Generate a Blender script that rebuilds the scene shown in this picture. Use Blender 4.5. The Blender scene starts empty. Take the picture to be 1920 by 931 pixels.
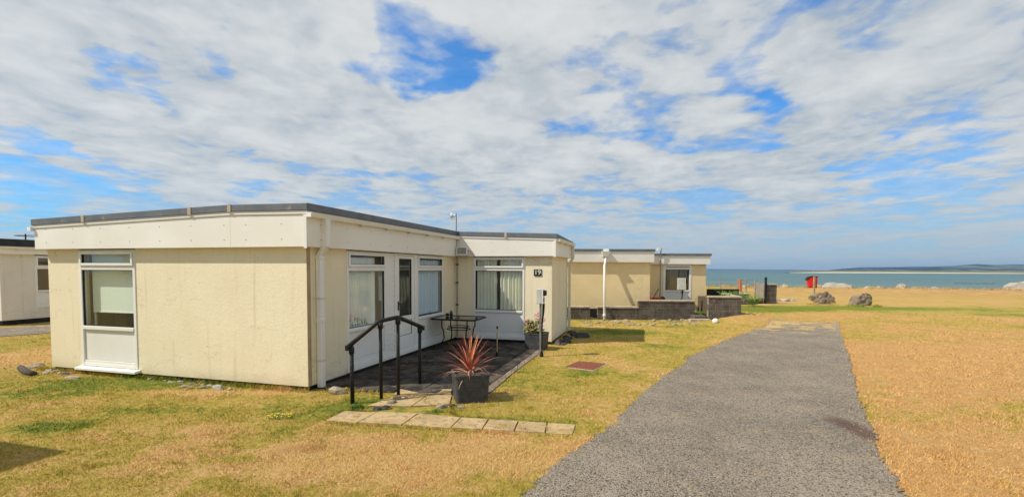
import bpy, bmesh, math, random
import numpy as np
from mathutils import Vector, Matrix, noise as mnoise
random.seed(7); rng = np.random.default_rng(11)
PI = math.pi; R_ = math.radians
scene = bpy.context.scene
COL = scene.collection
# ------------------------------------------------------------------ camera
f_px, pitch, roll, CH, CY = 870.0, .0426, R_(.23), 1.8, 540.6
F0 = Vector((0, math.cos(pitch), -math.sin(pitch)))
r0 = Vector((1, 0, 0)); u0 = Vector((0, math.sin(pitch), math.cos(pitch)))
RV = math.cos(roll)*r0 + math.sin(roll)*u0
UV = math.cos(roll)*u0 - math.sin(roll)*r0
CP = Vector((0, 0, CH))
cam = bpy.data.cameras.new('camera'); co = bpy.data.objects.new('camera', cam); COL.objects.link(co)
cam.sensor_width = 36; cam.lens = 36*f_px/1920; cam.shift_y = (CY-465.5)/1920
cam.clip_start = .05; cam.clip_end = 90000
co.matrix_world = Matrix(((RV.x, UV.x, -F0.x, CP.x), (RV.y, UV.y, -F0.y, CP.y), (RV.z, UV.z, -F0.z, CP.z), (0, 0, 0, 1)))
scene.camera = co
def ray(u, v): return F0 + RV*((u-960)/f_px) + UV*((CY-v)/f_px)
def G(u, v, z=0.0):
    d = ray(u, v); return CP + d*((z-CH)/d.z)
def at(u, v, Y):
    d = ray(u, v); return CP + d*(Y/d.y)

# ------------------------------------------------------------------ terrain height
def crest(x): return 51.5 - .25*x
def gz(x, y):
    z = 0.0
    n = mnoise.noise(Vector((x*.13, y*.13, 3.1)))*.05 + mnoise.noise(Vector((x*.4, y*.4, 9.1)))*.012
    w = min(1, max(0, (math.hypot(x+3, y-10)-6)/6)) if x < 3 else min(1, max(0, (y-17)/8))
    w2 = min(1, max(0, (y-20)/6))
    z += .27*math.exp(-((x-8.0)/1.1)**2-((y-15.75)/.6)**2)
    z += n*max(w*.3, w2)
    c = crest(x)
    if y > c-7: z += .10*math.exp(-((y-c+1)/3)**2)
    if y > c+.5:
        t = (y-c-.5)
        z -= min(t*.55, 8)
    return z

# ------------------------------------------------------------------ node helpers / materials
def mk(name):
    m = bpy.data.materials.new(name); m.use_nodes = True
    nt = m.node_tree; b = nt.nodes['Principled BSDF']
    return m, nt, b
def N(nt, typ, ins=None, **kw):
    n = nt.nodes.new(typ)
    for k, v in kw.items(): setattr(n, k, v)
    if ins:
        for k, v in ins.items():
            if hasattr(v, 'is_output') or isinstance(v, bpy.types.NodeSocket): nt.links.new(v, n.inputs[k])
            else: n.inputs[k].default_value = v
    return n
def pos(nt): return N(nt, 'ShaderNodeNewGeometry').outputs['Position']
def mixc(nt, f, a, b, mode='MIX'):
    n = nt.nodes.new('ShaderNodeMix'); n.data_type = 'RGBA'; n.blend_type = mode
    for i, v in ((0, f), (6, a), (7, b)):
        if isinstance(v, bpy.types.NodeSocket): nt.links.new(v, n.inputs[i])
        else: n.inputs[i].default_value = v if i == 0 else (*v, 1) if len(v) == 3 else v
    return n.outputs[2]
def noi(nt, vec, scale, detail=4, rough=.55, dist=0):
    n = N(nt, 'ShaderNodeTexNoise', {'Vector': vec, 'Scale': scale, 'Detail': detail, 'Roughness': rough, 'Distortion': dist})
    return n.outputs['Fac']
def ramp(nt, v, a, b, lo=0, hi=1):
    n = N(nt, 'ShaderNodeMapRange', {0: v, 1: a, 2: b, 3: lo, 4: hi}); n.interpolation_type = 'SMOOTHSTEP'
    return n.outputs[0]
def mth(nt, op, a, b=None, c=None):
    n = nt.nodes.new('ShaderNodeMath'); n.operation = op
    for i, v in ((0, a), (1, b), (2, c)):
        if v is None: continue
        if isinstance(v, bpy.types.NodeSocket): nt.links.new(v, n.inputs[i])
        else: n.inputs[i].default_value = v
    return n.outputs[0]
def vec(nt, op, a, b=None):
    n = nt.nodes.new('ShaderNodeVectorMath'); n.operation = op
    for i, v in ((0, a), (1, b)):
        if v is None: continue
        if isinstance(v, bpy.types.NodeSocket): nt.links.new(v, n.inputs[i])
        else: n.inputs[i].default_value = v
    return n
def bump(nt, b, h, strength, dist=.01):
    n = N(nt, 'ShaderNodeBump', {'Height': h, 'Strength': strength, 'Distance': dist})
    nt.links.new(n.outputs[0], b.inputs['Normal'])
def simple(name, c1, c2=None, scale=6, rough=.6, bs=0, bscale=60, bdist=.004, spec=.4, metal=0, lo=.35, hi=.65, speck=None):
    m, nt, b = mk(name); p = pos(nt)
    c2 = c2 or tuple(x*.88 for x in c1)
    c = mixc(nt, ramp(nt, noi(nt, p, scale, 5, .6), lo, hi), c1, c2)
    if speck:
        c = mixc(nt, ramp(nt, noi(nt, p, speck[1], 2, .5), speck[2], speck[2]+.06), c, speck[0])
    nt.links.new(c, b.inputs['Base Color'])
    b.inputs['Roughness'].default_value = rough; b.inputs['Specular IOR Level'].default_value = spec
    b.inputs['Metallic'].default_value = metal
    if bs: bump(nt, b, noi(nt, p, bscale, 4, .6), bs, bdist)
    return m

def render_wall(name, c1, c2, dirt):
    m, nt, b = mk(name); p = pos(nt)
    c = mixc(nt, ramp(nt, noi(nt, p, 1.3, 6, .65), .35, .7), c1, c2)
    # vertical weather streaks and a dirty splash band near the ground
    sv = vec(nt, 'MULTIPLY', p, (7, 7, .5)).outputs[0]
    c = mixc(nt, ramp(nt, noi(nt, sv, 1, 4, .6), .55, .8, 0, .22), c, dirt)
    sx = N(nt, 'ShaderNodeSeparateXYZ', {0: p})
    zz = mth(nt, 'ADD', sx.outputs[2], mth(nt, 'MULTIPLY', noi(nt, p, 3, 4), .3))
    c = mixc(nt, ramp(nt, zz, .42, .12, 0, .5), c, dirt)
    c = mixc(nt, ramp(nt, noi(nt, p, 55, 2), .62, .72, 0, .30), c, dirt)
    ck = mth(nt, 'ABSOLUTE', mth(nt, 'SUBTRACT', noi(nt, vec(nt, 'MULTIPLY', p, (1, 1, 2.2)).outputs[0], 1.1, 7, .6), .5))
    c = mixc(nt, mth(nt, 'MULTIPLY', ramp(nt, ck, .006, .0015, 0, .55), ramp(nt, noi(nt, p, .9, 2), .5, .6)), c, dirt)
    c = mixc(nt, ramp(nt, noi(nt, vec(nt, 'MULTIPLY', p, (11, 11, .35)).outputs[0], 1, 3, .6), .60, .74, 0, .30), c, dirt)
    nt.links.new(c, b.inputs['Base Color']); b.inputs['Roughness'].default_value = .9
    b.inputs['Specular IOR Level'].default_value = .15
    h = mth(nt, 'ADD', mth(nt, 'MULTIPLY', noi(nt, p, 95, 3, .6), .6), noi(nt, p, 22, 7, .75))
    bump(nt, b, h, .55, .010)
    return m
M = {}
M['wall'] = render_wall('cream_roughcast', (.82, .74, .54), (.78, .69, .49), (.46, .37, .22))
M['wall_far'] = render_wall('yellow_cream_render', (.81, .655, .38), (.76, .60, .335), (.47, .37, .19))
M['wall_grey'] = render_wall('pale_grey_render', (.74, .69, .60), (.69, .64, .55), (.36, .31, .24))
M['plinth'] = simple('black_bitumen_plinth', (.012, .011, .01), (.022, .02, .018), 5, .8, .4, 50)
M['upvc'] = simple('white_upvc', (.80, .79, .75), (.76, .75, .70), 1.5, .38, spec=.45)
M['upvc_dirty'] = simple('weathered_white_trim', (.70, .67, .58), (.60, .56, .46), 2.2, .5, .06, 30, spec=.4)
M['panel'] = simple('pale_blue_white_panel', (.76, .76, .72), (.72, .71, .66), 1.2, .42)
M['fascia'] = simple('painted_fascia_board', (.82, .80, .73), (.77, .74, .66), 1.0, .55, .08, 20)
M['fascia2'] = simple('white_fascia_board', (.80, .78, .73), (.75, .72, .66), 1.0, .5, .05, 20)
M['felt'] = simple('blue_grey_edge_trim', (.11, .125, .145), (.15, .16, .175), 4, .55, .1, 40, speck=((.22, .21, .19), 9, .66))
M['roof'] = simple('roofing_felt', (.10, .105, .11), (.15, .15, .15), 3, .9, .3, 80)
M['blackfelt'] = simple('black_roof_edge', (.018, .018, .02), (.03, .03, .032), 4, .7)
M['gasket'] = simple('black_window_gasket', (.02, .02, .02), None, 4, .6)
M['blackmetal'] = simple('black_painted_steel', (.008, .008, .008), (.016, .013, .011), 9, .5, .12, 60, spec=.3, speck=((.10, .05, .025), 28, .66))
M['greymetal'] = simple('galvanised_steel', (.30, .31, .31), (.20, .21, .21), 12, .45, metal=.5)
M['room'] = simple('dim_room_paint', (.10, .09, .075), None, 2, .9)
M['brown_and_shade'] = simple('brown_stem_and_corner_shade', (.42, .32, .19), (.34, .25, .14), 6, .9, .5, 30, .01)  # brown of stake and stem, also the shade painted at the wall corner
def glass():
    m, nt, b = mk('window_glass'); nt.nodes.remove(b)
    out = nt.nodes['Material Output']
    tr = N(nt, 'ShaderNodeBsdfTransparent', {'Color': (.90, .95, .93, 1)})
    p = pos(nt)
    bp = N(nt, 'ShaderNodeBump', {'Height': noi(nt, p, 1.6, 1), 'Strength': .12, 'Distance': .02})
    gl = N(nt, 'ShaderNodeBsdfGlossy', {'Color': (1, 1, 1, 1), 'Roughness': .01, 'Normal': bp.outputs[0]})
    ge = N(nt, 'ShaderNodeNewGeometry')
    cs = mth(nt, 'ABSOLUTE', vec(nt, 'DOT_PRODUCT', ge.outputs['Normal'], ge.outputs['Incoming']).outputs['Value'])
    fac = mth(nt, 'ADD', mth(nt, 'MULTIPLY', mth(nt, 'POWER', mth(nt, 'SUBTRACT', 1.0, cs), 4.5), .9), .07)
    mx = N(nt, 'ShaderNodeMixShader', {0: fac, 1: tr.outputs[0], 2: gl.outputs[0]})
    nt.links.new(mx.outputs[0], out.inputs[0]); return m
M['glass'] = glass()
def cloth(name, c, c2):
    m, nt, b = mk(name); p = pos(nt)
    nt.links.new(mixc(nt, noi(nt, p, 3), c, c2), b.inputs['Base Color']); b.inputs['Roughness'].default_value = .9
    b.inputs['Specular IOR Level'].default_value = .1
    return m
M['blind'] = cloth('roller_blind_cloth', (.84, .87, .77), (.78, .83, .73))
M['net'] = cloth('white_net_cloth', (.90, .89, .83), (.84, .83, .78))
M['curt_blue'] = cloth('blue_grey_curtain_cloth', (.52, .62, .76), (.62, .70, .80))
M['curt_cream'] = cloth('cream_curtain_cloth', (.84, .82, .70), (.76, .74, .62))
M['curt_brown'] = cloth('brown_curtain_cloth', (.30, .22, .13), (.40, .32, .2))

# shade of the turf as a function of the place on the ground
GREEN = [(330, 715, 3.3, .45, .75), (620, 770, .9, .45, .7), (90, 800, .5, .3, .7), (440, 860, .35, .12, .6), (690, 750, .35, .3, .6),
         (1150, 622, 1.6, .6, .95), (1270, 612, 1.3, .3, .5), (1240, 600, .8, .3, .35), (1420, 582, 2.6, 1.4, .7), (1480, 575, 3.5, 1.0, .5), (1545, 573, 1.6, .7, .6),
         (1625, 577, 2.6, 1.0, 1.1), (1450, 578, 2.6, 1.6, .9), (1760, 580, 8, 1.6, .75), (1880, 590, 4, .9, .4), (1100, 700, .8, .5, .3),
         (1000, 720, .8, .5, .3), (1240, 650, 1.2, .5, .4), (1000, 790, .8, .22, .35), (1640, 640, .5, .8, .3), (150, 735, 1.4, .4, .5), (250, 770, 1.5, .3, .4)]
DRY = [(900, 850, 2.2, .6, .75), (1300, 590, 2.5, .5, .5), (1850, 680, 5, 3, .7), (1800, 850, 2.5, 1, .5), (60, 670, 1.5, 1.2, .7), (400, 735, 2.0, .16, .6), (1750, 548, 14, 3.5, .8), (700, 880, 1.2, .5, .5)]
def turf(name, blades):
    m, nt, b = mk(name); p = pos(nt)
    sc = vec(nt, 'MULTIPLY', p, (1, 1, .0)).outputs[0]
    n1 = noi(nt, sc, .35, 6, .62, .4); n2 = noi(nt, sc, 1.7, 5, .65); n3 = noi(nt, sc, 9, 4, .7)
    n4 = noi(nt, sc, 24, 3, .7)
    g = mth(nt, 'ADD', mth(nt, 'MULTIPLY', n1, .85), mth(nt, 'MULTIPLY', n2, .75))
    g = mth(nt, 'ADD', g, mth(nt, 'MULTIPLY', n3, .55)); g = mth(nt, 'ADD', g, mth(nt, 'MULTIPLY', n4, .45)); g = mth(nt, 'SUBTRACT', g, 1.205)
    sx = N(nt, 'ShaderNodeSeparateXYZ', {0: p})
    rt = ramp(nt, mth(nt, 'SUBTRACT', mth(nt, 'ADD', sx.outputs[0], mth(nt, 'MULTIPLY', n1, 3)), mth(nt, 'MULTIPLY', sx.outputs[1], .45)), .6, 2.6)
    g = mth(nt, 'SUBTRACT', g, mth(nt, 'MULTIPLY', rt, .10))
    for sgn, lst in ((1, GREEN), (-1, DRY)):
        for (u, v, rx, ry, a) in lst:
            c = G(u, v)
            d = vec(nt, 'MULTIPLY', vec(nt, 'SUBTRACT', sc, (c.x, c.y, 0)).outputs[0], (1/rx, 1/ry, 0))
            l = vec(nt, 'LENGTH', d.outputs[0]).outputs['Value']
            g = mth(nt, 'ADD', g, ramp(nt, l, 1.5, 0, 0, .42*a*sgn))
    dry = mixc(nt, ramp(nt, n2, .36, .66), (.62, .36, .14), (.60, .41, .13))
    dry = mixc(nt, ramp(nt, noi(nt, sc, 30, 3, .7), .3, .72), dry, (.64, .43, .19))
    dry = mixc(nt, ramp(nt, noi(nt, sc, .8, 5, .7), .56, .74, 0, .75), dry, (.36, .17, .05))
    dry = mixc(nt, ramp(nt, noi(nt, sc, 2.3, 6, .75), .55, .70, 0, .45), dry, (.40, .22, .085))
    dry = mixc(nt, rt, dry, (.585, .345, .135))
    dry = mixc(nt, ramp(nt, noi(nt, sc, 3.3, 5, .7), .5, .7, 0, .4), dry, (.70, .50, .25))
    scr = mth(nt, 'ADD', sx.outputs[1], mth(nt, 'MULTIPLY', noi(nt, sc, .25, 5, .65), 14))
    scr = mth(nt, 'ADD', scr, mth(nt, 'MULTIPLY', sx.outputs[0], .12))
    dry = mixc(nt, ramp(nt, scr, 36, 46, 0, .85), dry, mixc(nt, ramp(nt, noi(nt, vec(nt, 'MULTIPLY', p, (1, .35, 0)).outputs[0], 1.6, 6, .7), .42, .6), (.40, .225, .08), (.56, .36, .15)))
    yel = mixc(nt, ramp(nt, n3, .35, .65), (.50, .375, .085), (.40, .31, .06))
    grn = mixc(nt, ramp(nt, n3, .3, .7), (.24, .265, .035), (.13, .185, .022))
    c = mixc(nt, ramp(nt, g, -.08, .12), dry, yel); c = mixc(nt, ramp(nt, g, .12, .36), c, grn)
    if blades:
        rnd = N(nt, 'ShaderNodeNewGeometry').outputs['Random Per Island']
        c = mixc(nt, ramp(nt, rnd, .0, 1, 0, .75), mixc(nt, .5, c, (.80, .82, .74), 'MULTIPLY'), mixc(nt, .55, c, (1.4, 1.35, 1.3), 'MULTIPLY'))
    else:
        fine = noi(nt, sc, 75, 3, .75)
        c = mixc(nt, ramp(nt, fine, .36, .6, .38, 0), c, (.20, .13, .04))
        bump(nt, b, mth(nt, 'ADD', fine, mth(nt, 'MULTIPLY', noi(nt, sc, 14, 4, .7), 1.5)), .9, .03)
    nt.links.new(c, b.inputs['Base Color']); b.inputs['Roughness'].default_value = .9
    b.inputs['Specular IOR Level'].default_value = .12
    return m
M['turf'] = turf('dry_turf', False); M['blades'] = turf('dry_grass_blades', True)
def tarmac(name):
    m, nt, b = mk(name); p = pos(nt)
    c = mixc(nt, ramp(nt, noi(nt, p, .9, 6, .65), .35, .65), (.285, .235, .175), (.205, .170, .128))
    c = mixc(nt, ramp(nt, noi(nt, p, 1.9, 6, .75), .50, .68, 0, .5), c, (.38, .28, .17))
    c = mixc(nt, ramp(nt, noi(nt, p, 5.5, 5, .7), .56, .70, 0, .6), c, (.12, .10, .08))
    v = N(nt, 'ShaderNodeTexVoronoi', {'Vector': p, 'Scale': 85})
    gr = N(nt, 'ShaderNodeSeparateColor', {0: v.outputs['Color']}).outputs[0]
    c = mixc(nt, ramp(nt, gr, .72, .98, 0, .8), c, (.36, .33, .29))
    c = mixc(nt, ramp(nt, gr, .36, .0, 0, .9), c, (.035, .03, .026))
    c = mixc(nt, ramp(nt, noi(nt, p, 48, 3, .7), .62, .70, 0, .75), c, (.05, .042, .034))
    sx = N(nt, 'ShaderNodeSeparateXYZ', {0: p})
    far = ramp(nt, sx.outputs[1], 11.3, 15.6, -.02, .20)
    c = mixc(nt, ramp(nt, mth(nt, 'ADD', noi(nt, vec(nt, 'MULTIPLY', p, (1, 1.6, 0)).outputs[0], 1.5, 6, .7), far), .64, .70, 0, .9), c, (.56, .38, .14))
    # a damp brown patch on the right edge and a few lighter wheel worn bands
    for (u, w, rx, ry, cc) in ((1606, 806, .15, .45, (.09, .05, .04)), (1500, 742, .8, 2.8, None)):
        q = G(u, w)
        d = vec(nt, 'MULTIPLY', vec(nt, 'SUBTRACT', p, (q.x, q.y, 0)).outputs[0], (1/rx, 1/ry, 0))
        l = mth(nt, 'ADD', vec(nt, 'LENGTH', d.outputs[0]).outputs['Value'], mth(nt, 'MULTIPLY', noi(nt, p, 5, 4), .9))
        if cc: c = mixc(nt, ramp(nt, l, 2.0, .9, 0, .8), c, cc)
    nt.links.new(c, b.inputs['Base Color']); b.inputs['Roughness'].default_value = .88
    b.inputs['Specular IOR Level'].default_value = .2
    h = mth(nt, 'ADD', mth(nt, 'MULTIPLY', v.outputs['Distance'], -1), noi(nt, p, 40, 4, .7))
    bump(nt, b, h, .9, .012); return m
M['tarmac'] = tarmac('worn_tarmac')
M['patio'] = simple('shade_dark_stained_paving', (.085, .07, .056), (.022, .018, .016), 2.6, .85, .5, 30, .012, spec=.2, lo=.38, hi=.62, speck=((.15, .125, .10), 10, .64))  # the patio's shade is put into this dark colour, with stains
M['slab'] = simple('sandy_paving', (.45, .325, .17), (.35, .245, .125), 3, .88, .5, 40, .01, spec=.2, speck=((.26, .205, .13), 14, .56))
M['strip'] = simple('sunlit_brown_edge_paving', (.26, .205, .15), (.16, .125, .095), 3, .88, .5, 40, .01, spec=.2, speck=((.06, .05, .04), 16, .58))  # lighter copy of the patio paving, painted for its sunlit strip
M['joint'] = simple('sandy_soil', (.12, .09, .05), (.06, .045, .03), 8, .95, .5, 60)
M['block'] = simple('dark_concrete_block', (.13, .108, .09), (.075, .063, .053), 3.5, .92, .6, 60, .008, spec=.15, speck=((.26, .22, .17), 22, .63))
M['mortar'] = simple('pale_mortar', (.34, .31, .25), (.27, .24, .19), 8, .95)
M['coping'] = simple('weathered_coping', (.50, .41, .30), (.36, .29, .21), 5, .9, .5, 40, .01)
def rockmat(name, a, b2, c3):
    m, nt, b = mk(name); p = pos(nt)
    c = mixc(nt, ramp(nt, noi(nt, p, 2.2, 8, .7), .35, .65), a, b2)
    c = mixc(nt, ramp(nt, noi(nt, p, 6, 6, .75), .56, .68), c, c3)
    nt.links.new(c, b.inputs['Base Color']); b.inputs['Roughness'].default_value = .92; b.inputs['Specular IOR Level'].default_value = .2
    bump(nt, b, noi(nt, p, 9, 8, .7), .9, .06); return m
M['limestone'] = rockmat('pale_limestone', (.42, .38, .33), (.31, .27, .22), (.13, .10, .08))
M['boulder'] = rockmat('lichened_boulder', (.31, .245, .165), (.18, .142, .10), (.07, .045, .035))
M['stone'] = rockmat('garden_stone', (.42, .35, .26), (.29, .235, .17), (.12, .095, .07))
M['rubble'] = rockmat('sandy_rubble', (.40, .31, .18), (.28, .215, .13), (.12, .09, .06))
M['darkstone'] = rockmat('dark_stone', (.10, .09, .085), (.055, .05, .048), (.16, .14, .12))

def leafmat(name, stops):
    m, nt, b = mk(name)
    rnd = N(nt, 'ShaderNodeNewGeometry').outputs['Random Per Island']
    cr = nt.nodes.new('ShaderNodeValToRGB'); nt.links.new(rnd, cr.inputs[0]); e = cr.color_ramp.elements
    e[0].position = stops[0][0]; e[0].color = (*stops[0][1], 1); e[1].position = stops[1][0]; e[1].color = (*stops[1][1], 1)
    for p_, c_ in stops[2:]: el = e.new(p_); el.color = (*c_, 1)
    nt.links.new(cr.outputs[0], b.inputs['Base Color']); b.inputs['Roughness'].default_value = .5; return m
# ------------------------------------------------------------------ mesh builder
class MB:
    def __init__(s): s.v = []; s.f = []
    def add(s, vs, fs):
        o = len(s.v); s.v += [Vector(q) for q in vs]; s.f += [tuple(i+o for i in q) for q in fs]; return s
    def hexa(s, p):   # 4 bottom then 4 top
        return s.add(p, [(3, 2, 1, 0), (4, 5, 6, 7), (0, 1, 5, 4), (1, 2, 6, 5), (2, 3, 7, 6), (3, 0, 4, 7)])
    def box(s, a, b, fr=None):
        (x0, y0, z0), (x1, y1, z1) = a, b
        p = [(x0, y0, z0), (x1, y0, z0), (x1, y1, z0), (x0, y1, z0), (x0, y0, z1), (x1, y0, z1), (x1, y1, z1), (x0, y1, z1)]
        if fr: p = [fr(*q) for q in p]
        return s.hexa(p)
    def tube(s, pts, r, n=10, cap=True):
        pts = [Vector(q) for q in pts]; rs = r if isinstance(r, (list, tuple)) else [r]*len(pts)
        vs = []; prev = None
        for i, q in enumerate(pts):
            d = (pts[min(i+1, len(pts)-1)] - pts[max(i-1, 0)]).normalized()
            if prev is None:
                a = d.orthogonal().normalized()
            else: a = (prev - d*prev.dot(d)).normalized()
            prev = a; b = d.cross(a)
            for k in range(n):
                t = 2*PI*k/n; vs.append(q + (a*math.cos(t) + b*math.sin(t))*rs[i])
        fs = []
        for i in range(len(pts)-1):
            for k in range(n): fs.append((i*n+k, i*n+(k+1) % n, (i+1)*n+(k+1) % n, (i+1)*n+k))
        if cap: fs.append(tuple(range(n-1, -1, -1))); fs.append(tuple((len(pts)-1)*n+k for k in range(n)))
        return s.add(vs, fs)
    def lathe(s, prof, c, n=20):
        vs = []; fs = []
        for (r, z) in prof:
            for k in range(n): t = 2*PI*k/n; vs.append((c[0]+r*math.cos(t), c[1]+r*math.sin(t), c[2]+z))
        for i in range(len(prof)-1):
            for k in range(n): fs.append((i*n+k, i*n+(k+1) % n, (i+1)*n+(k+1) % n, (i+1)*n+k))
        return s.add(vs, fs)
    def quad(s, a, b, c, d): return s.add([a, b, c, d], [(0, 1, 2, 3)])
    def build(s, name, mat, parent=None, smooth=False, bevel=0):
        me = bpy.data.meshes.new(name)
        off = parent_loc(parent)
        me.from_pydata([tuple(q-off) for q in s.v], [], s.f); me.materials.append(M[mat] if isinstance(mat, str) else mat)
        bm = bmesh.new(); bm.from_mesh(me); bmesh.ops.recalc_face_normals(bm, faces=bm.faces); bm.to_mesh(me); bm.free()
        if smooth:
            for p in me.polygons: p.use_smooth = True
        o = bpy.data.objects.new(name, me); COL.objects.link(o)
        if parent: o.parent = parent
        if bevel:
            md = o.modifiers.new('edge', 'BEVEL'); md.width = bevel; md.segments = 2; md.limit_method = 'ANGLE'
        return o
def parent_loc(p):
    l = Vector((0, 0, 0))
    while p is not None: l += p.location; p = p.parent
    return l
def tag(o, label, cat, group=None):
    o['label'] = label; o['category'] = cat
    if group: o['group'] = group
    return o
def thing(name, label, cat, loc=(0, 0, 0), group=None):
    o = bpy.data.objects.new(name, None); o.empty_display_size = .2; COL.objects.link(o); o.location = Vector(loc)
    return tag(o, label, cat, group)
def struct(o, kind='structure'): o['kind'] = kind; return o
def recentre(o):   # put the origin of a one mesh thing at its base
    vs = [v.co.copy() for v in o.data.vertices]
    c = Vector((sum(v.x for v in vs)/len(vs), sum(v.y for v in vs)/len(vs), min(v.z for v in vs)))
    o.data.transform(Matrix.Translation(-c)); o.location += c; return o
class Fr:
    """facade frame: s along the wall, t outward, z up"""
    def __init__(s, p0, p1):
        s.o = Vector((p0[0], p0[1], 0)); d = Vector((p1[0]-p0[0], p1[1]-p0[1], 0)); s.len = d.length
        s.d = d.normalized(); s.n = Vector((s.d.y, -s.d.x, 0))
    def __call__(s, a, t, z): return s.o + s.d*a + s.n*t + Vector((0, 0, z))
    def px(s, u, v, t=0):     # point of the wall plane seen along a sight line
        d = ray(u, v); o = s.o + s.n*t
        k = (o-CP).dot(s.n)/d.dot(s.n); q = CP + d*k
        return (q-s.o).dot(s.d), q.z
def offset(poly, d):
    n = len(poly); out = []
    for i in range(n):
        a, b, c = Vector(poly[i-1]), Vector(poly[i]), Vector(poly[(i+1) % n])
        d1 = (b-a).normalized(); d2 = (c-b).normalized()
        n1 = Vector((d1.y, -d1.x)); n2 = Vector((d2.y, -d2.x)); k = 1 + n1.dot(n2)
        out.append(b + (n1+n2)*(d/max(k, .2)))
    return out
def ring(mb, outer, inner, zb, zt, idx=None):
    n = len(outer)
    for i in (idx if idx is not None else range(n)):
        j = (i+1) % n
        a, b, c, d = outer[i], outer[j], inner[j], inner[i]
        mb.hexa([(a.x, a.y, zb[i]), (b.x, b.y, zb[j]), (c.x, c.y, zb[j]), (d.x, d.y, zb[i]),
                 (a.x, a.y, zt[i]), (b.x, b.y, zt[j]), (c.x, c.y, zt[j]), (d.x, d.y, zt[i])])
def wall_panels(mb, fr, z0, z1, holes, th=.14, s0=0, s1=None):
    s1 = fr.len if s1 is None else s1
    xs = sorted({s0, s1} | {h[0] for h in holes} | {h[1] for h in holes})
    for a, b in zip(xs, xs[1:]):
        hs = sorted([h for h in holes if h[0] <= a+1e-6 and h[1] >= b-1e-6], key=lambda h: h[2])
        z = z0
        for h in hs:
            if h[2] > z+1e-4: mb.box((a, -th, z), (b, 0, h[2]), fr)
            z = h[3]
        if z < z1-1e-4: mb.box((a, -th, z), (b, 0, z1), fr)
def bars(mb, fr, s0, s1, z0, z1, w, t0, t1):   # rectangular frame
    mb.box((s0, t0, z0), (s0+w, t1, z1), fr); mb.box((s1-w, t0, z0), (s1, t1, z1), fr)
    mb.box((s0+w, t0, z0), (s1-w, t1, z0+w), fr); mb.box((s0+w, t0, z1-w), (s1-w, t1, z1), fr)

def window(fr, s0, s1, z0, z1, parent, top=None, low=None, sill=True, label=None, name='window', fat=.05, lowframe=.05, tr=.10):
    """upvc unit: top light above z=top, solid panel below z=low"""
    m = MB(); bars(m, fr, s0, s1, z0, z1, fat, -.06, .012)
    segs = []
    zt = z1-fat
    if top is not None:
        m.box((s0+fat, -.06, top-tr), (s1-fat, .012, top+.012), fr); segs.append((top+.012, zt)); zt = top-tr
        m2 = MB()
    zb = low+.03 if low is not None else z0+fat
    if low is not None: m.box((s0+fat, -.06, low-.03), (s1-fat, .022, low+.03), fr)
    segs.append((zb, zt))
    o = m.build(name, 'upvc', parent, bevel=.006)
    if label: o['label'] = label
    if top is not None:      # raised opening sash of the top light
        m2 = MB(); bars(m2, fr, s0+fat*.55, s1-fat*.55, top-.028, z1-fat*.55, .042, .0145, .032); m2.build('sash', 'upvc', o, bevel=.005)
    g = MB()
    for a, b in segs:
        bars(g, fr, s0+fat, s1-fat, a, b, .008, -.03, .0)
    g.build('gasket', 'gasket', o)
    for a, b in segs:
        p = MB(); p.quad(fr(s0+fat+.004, -.02, a+.004), fr(s1-fat-.004, -.02, a+.004), fr(s1-fat-.004, -.02, b-.004), fr(s0+fat+.004, -.02, b-.004)); p.build('pane', 'glass', o)
    if low is not None:
        p = MB(); p.box((s0+fat+.004, -.05, z0+fat+lowframe), (s1-fat-.004, -.012, low-.034), fr)
        p.build('panel', 'panel', o, bevel=.003)
        p = MB(); p.box((s0+fat, -.055, z0+fat), (s1-fat, .004, z0+fat+lowframe-.005), fr); p.build('panel_rail', 'upvc', o, bevel=.004)
    if sill:
        p = MB(); p.hexa([fr(s0-.05, -.02, z0-.05), fr(s1+.05, -.02, z0-.05), fr(s1+.05, .10, z0-.06), fr(s0-.05, .10, z0-.06),
                          fr(s0-.05, -.02, z0-.003), fr(s1+.05, -.02, z0-.003), fr(s1+.05, .10, z0-.022), fr(s0-.05, .10, z0-.022)])
        p.build('sill', 'upvc', o, bevel=.004)
    return o, segs
def curtain(fr, s0, s1, z0, z1, t, mat, label, folds=9, amp=.022, name='curtain', group=None, gather=0, cat='curtain'):
    n = max(24, folds*8); m = MB(); vs = []; fs = []
    for j in range(7):
        z = z0+(z1-z0)*j/6
        for i in range(n+1):
            k = i/n; ph = k*folds*2*PI + math.sin(k*9)*1.3
            a = amp*(1.15-.35*j/6)
            ss = s0+(s1-s0)*(k if not gather else k + gather*(1-j/6)*(1-k))
            vs.append(fr(ss, t+a*math.sin(ph)+.3*a*math.sin(ph*2.3+1), z))
    for j in range(6):
        for i in range(n): fs.append((j*(n+1)+i, j*(n+1)+i+1, (j+1)*(n+1)+i+1, (j+1)*(n+1)+i))
    m.add(vs, fs); o = m.build(name, mat, smooth=True); tag(o, label, cat, group); return recentre(o)

def V2(*a): return [Vector(q) for q in a]
# =================================================================== MAIN BUNGALOW
L = (-8.02, 8.03); Nn = (-2.965, 6.70); I = (-1.43, 11.62); W = (.945, 10.98); W3 = (1.563, 13.1); BL = (-5.93, 15.08)
wp = V2(L, Nn, I, W, W3, BL)
house = thing('bungalow', 'cream roughcast bungalow with white windows, handrail and number 19 beside the tarmac drive', 'bungalow', (-2.965, 6.70, 0))
FRT, SID, WNG, WSD, BCK, LFT = [Fr(wp[i], wp[(i+1) % 6]) for i in range(6)]
ZB, ZF = .07, 2.10
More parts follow.
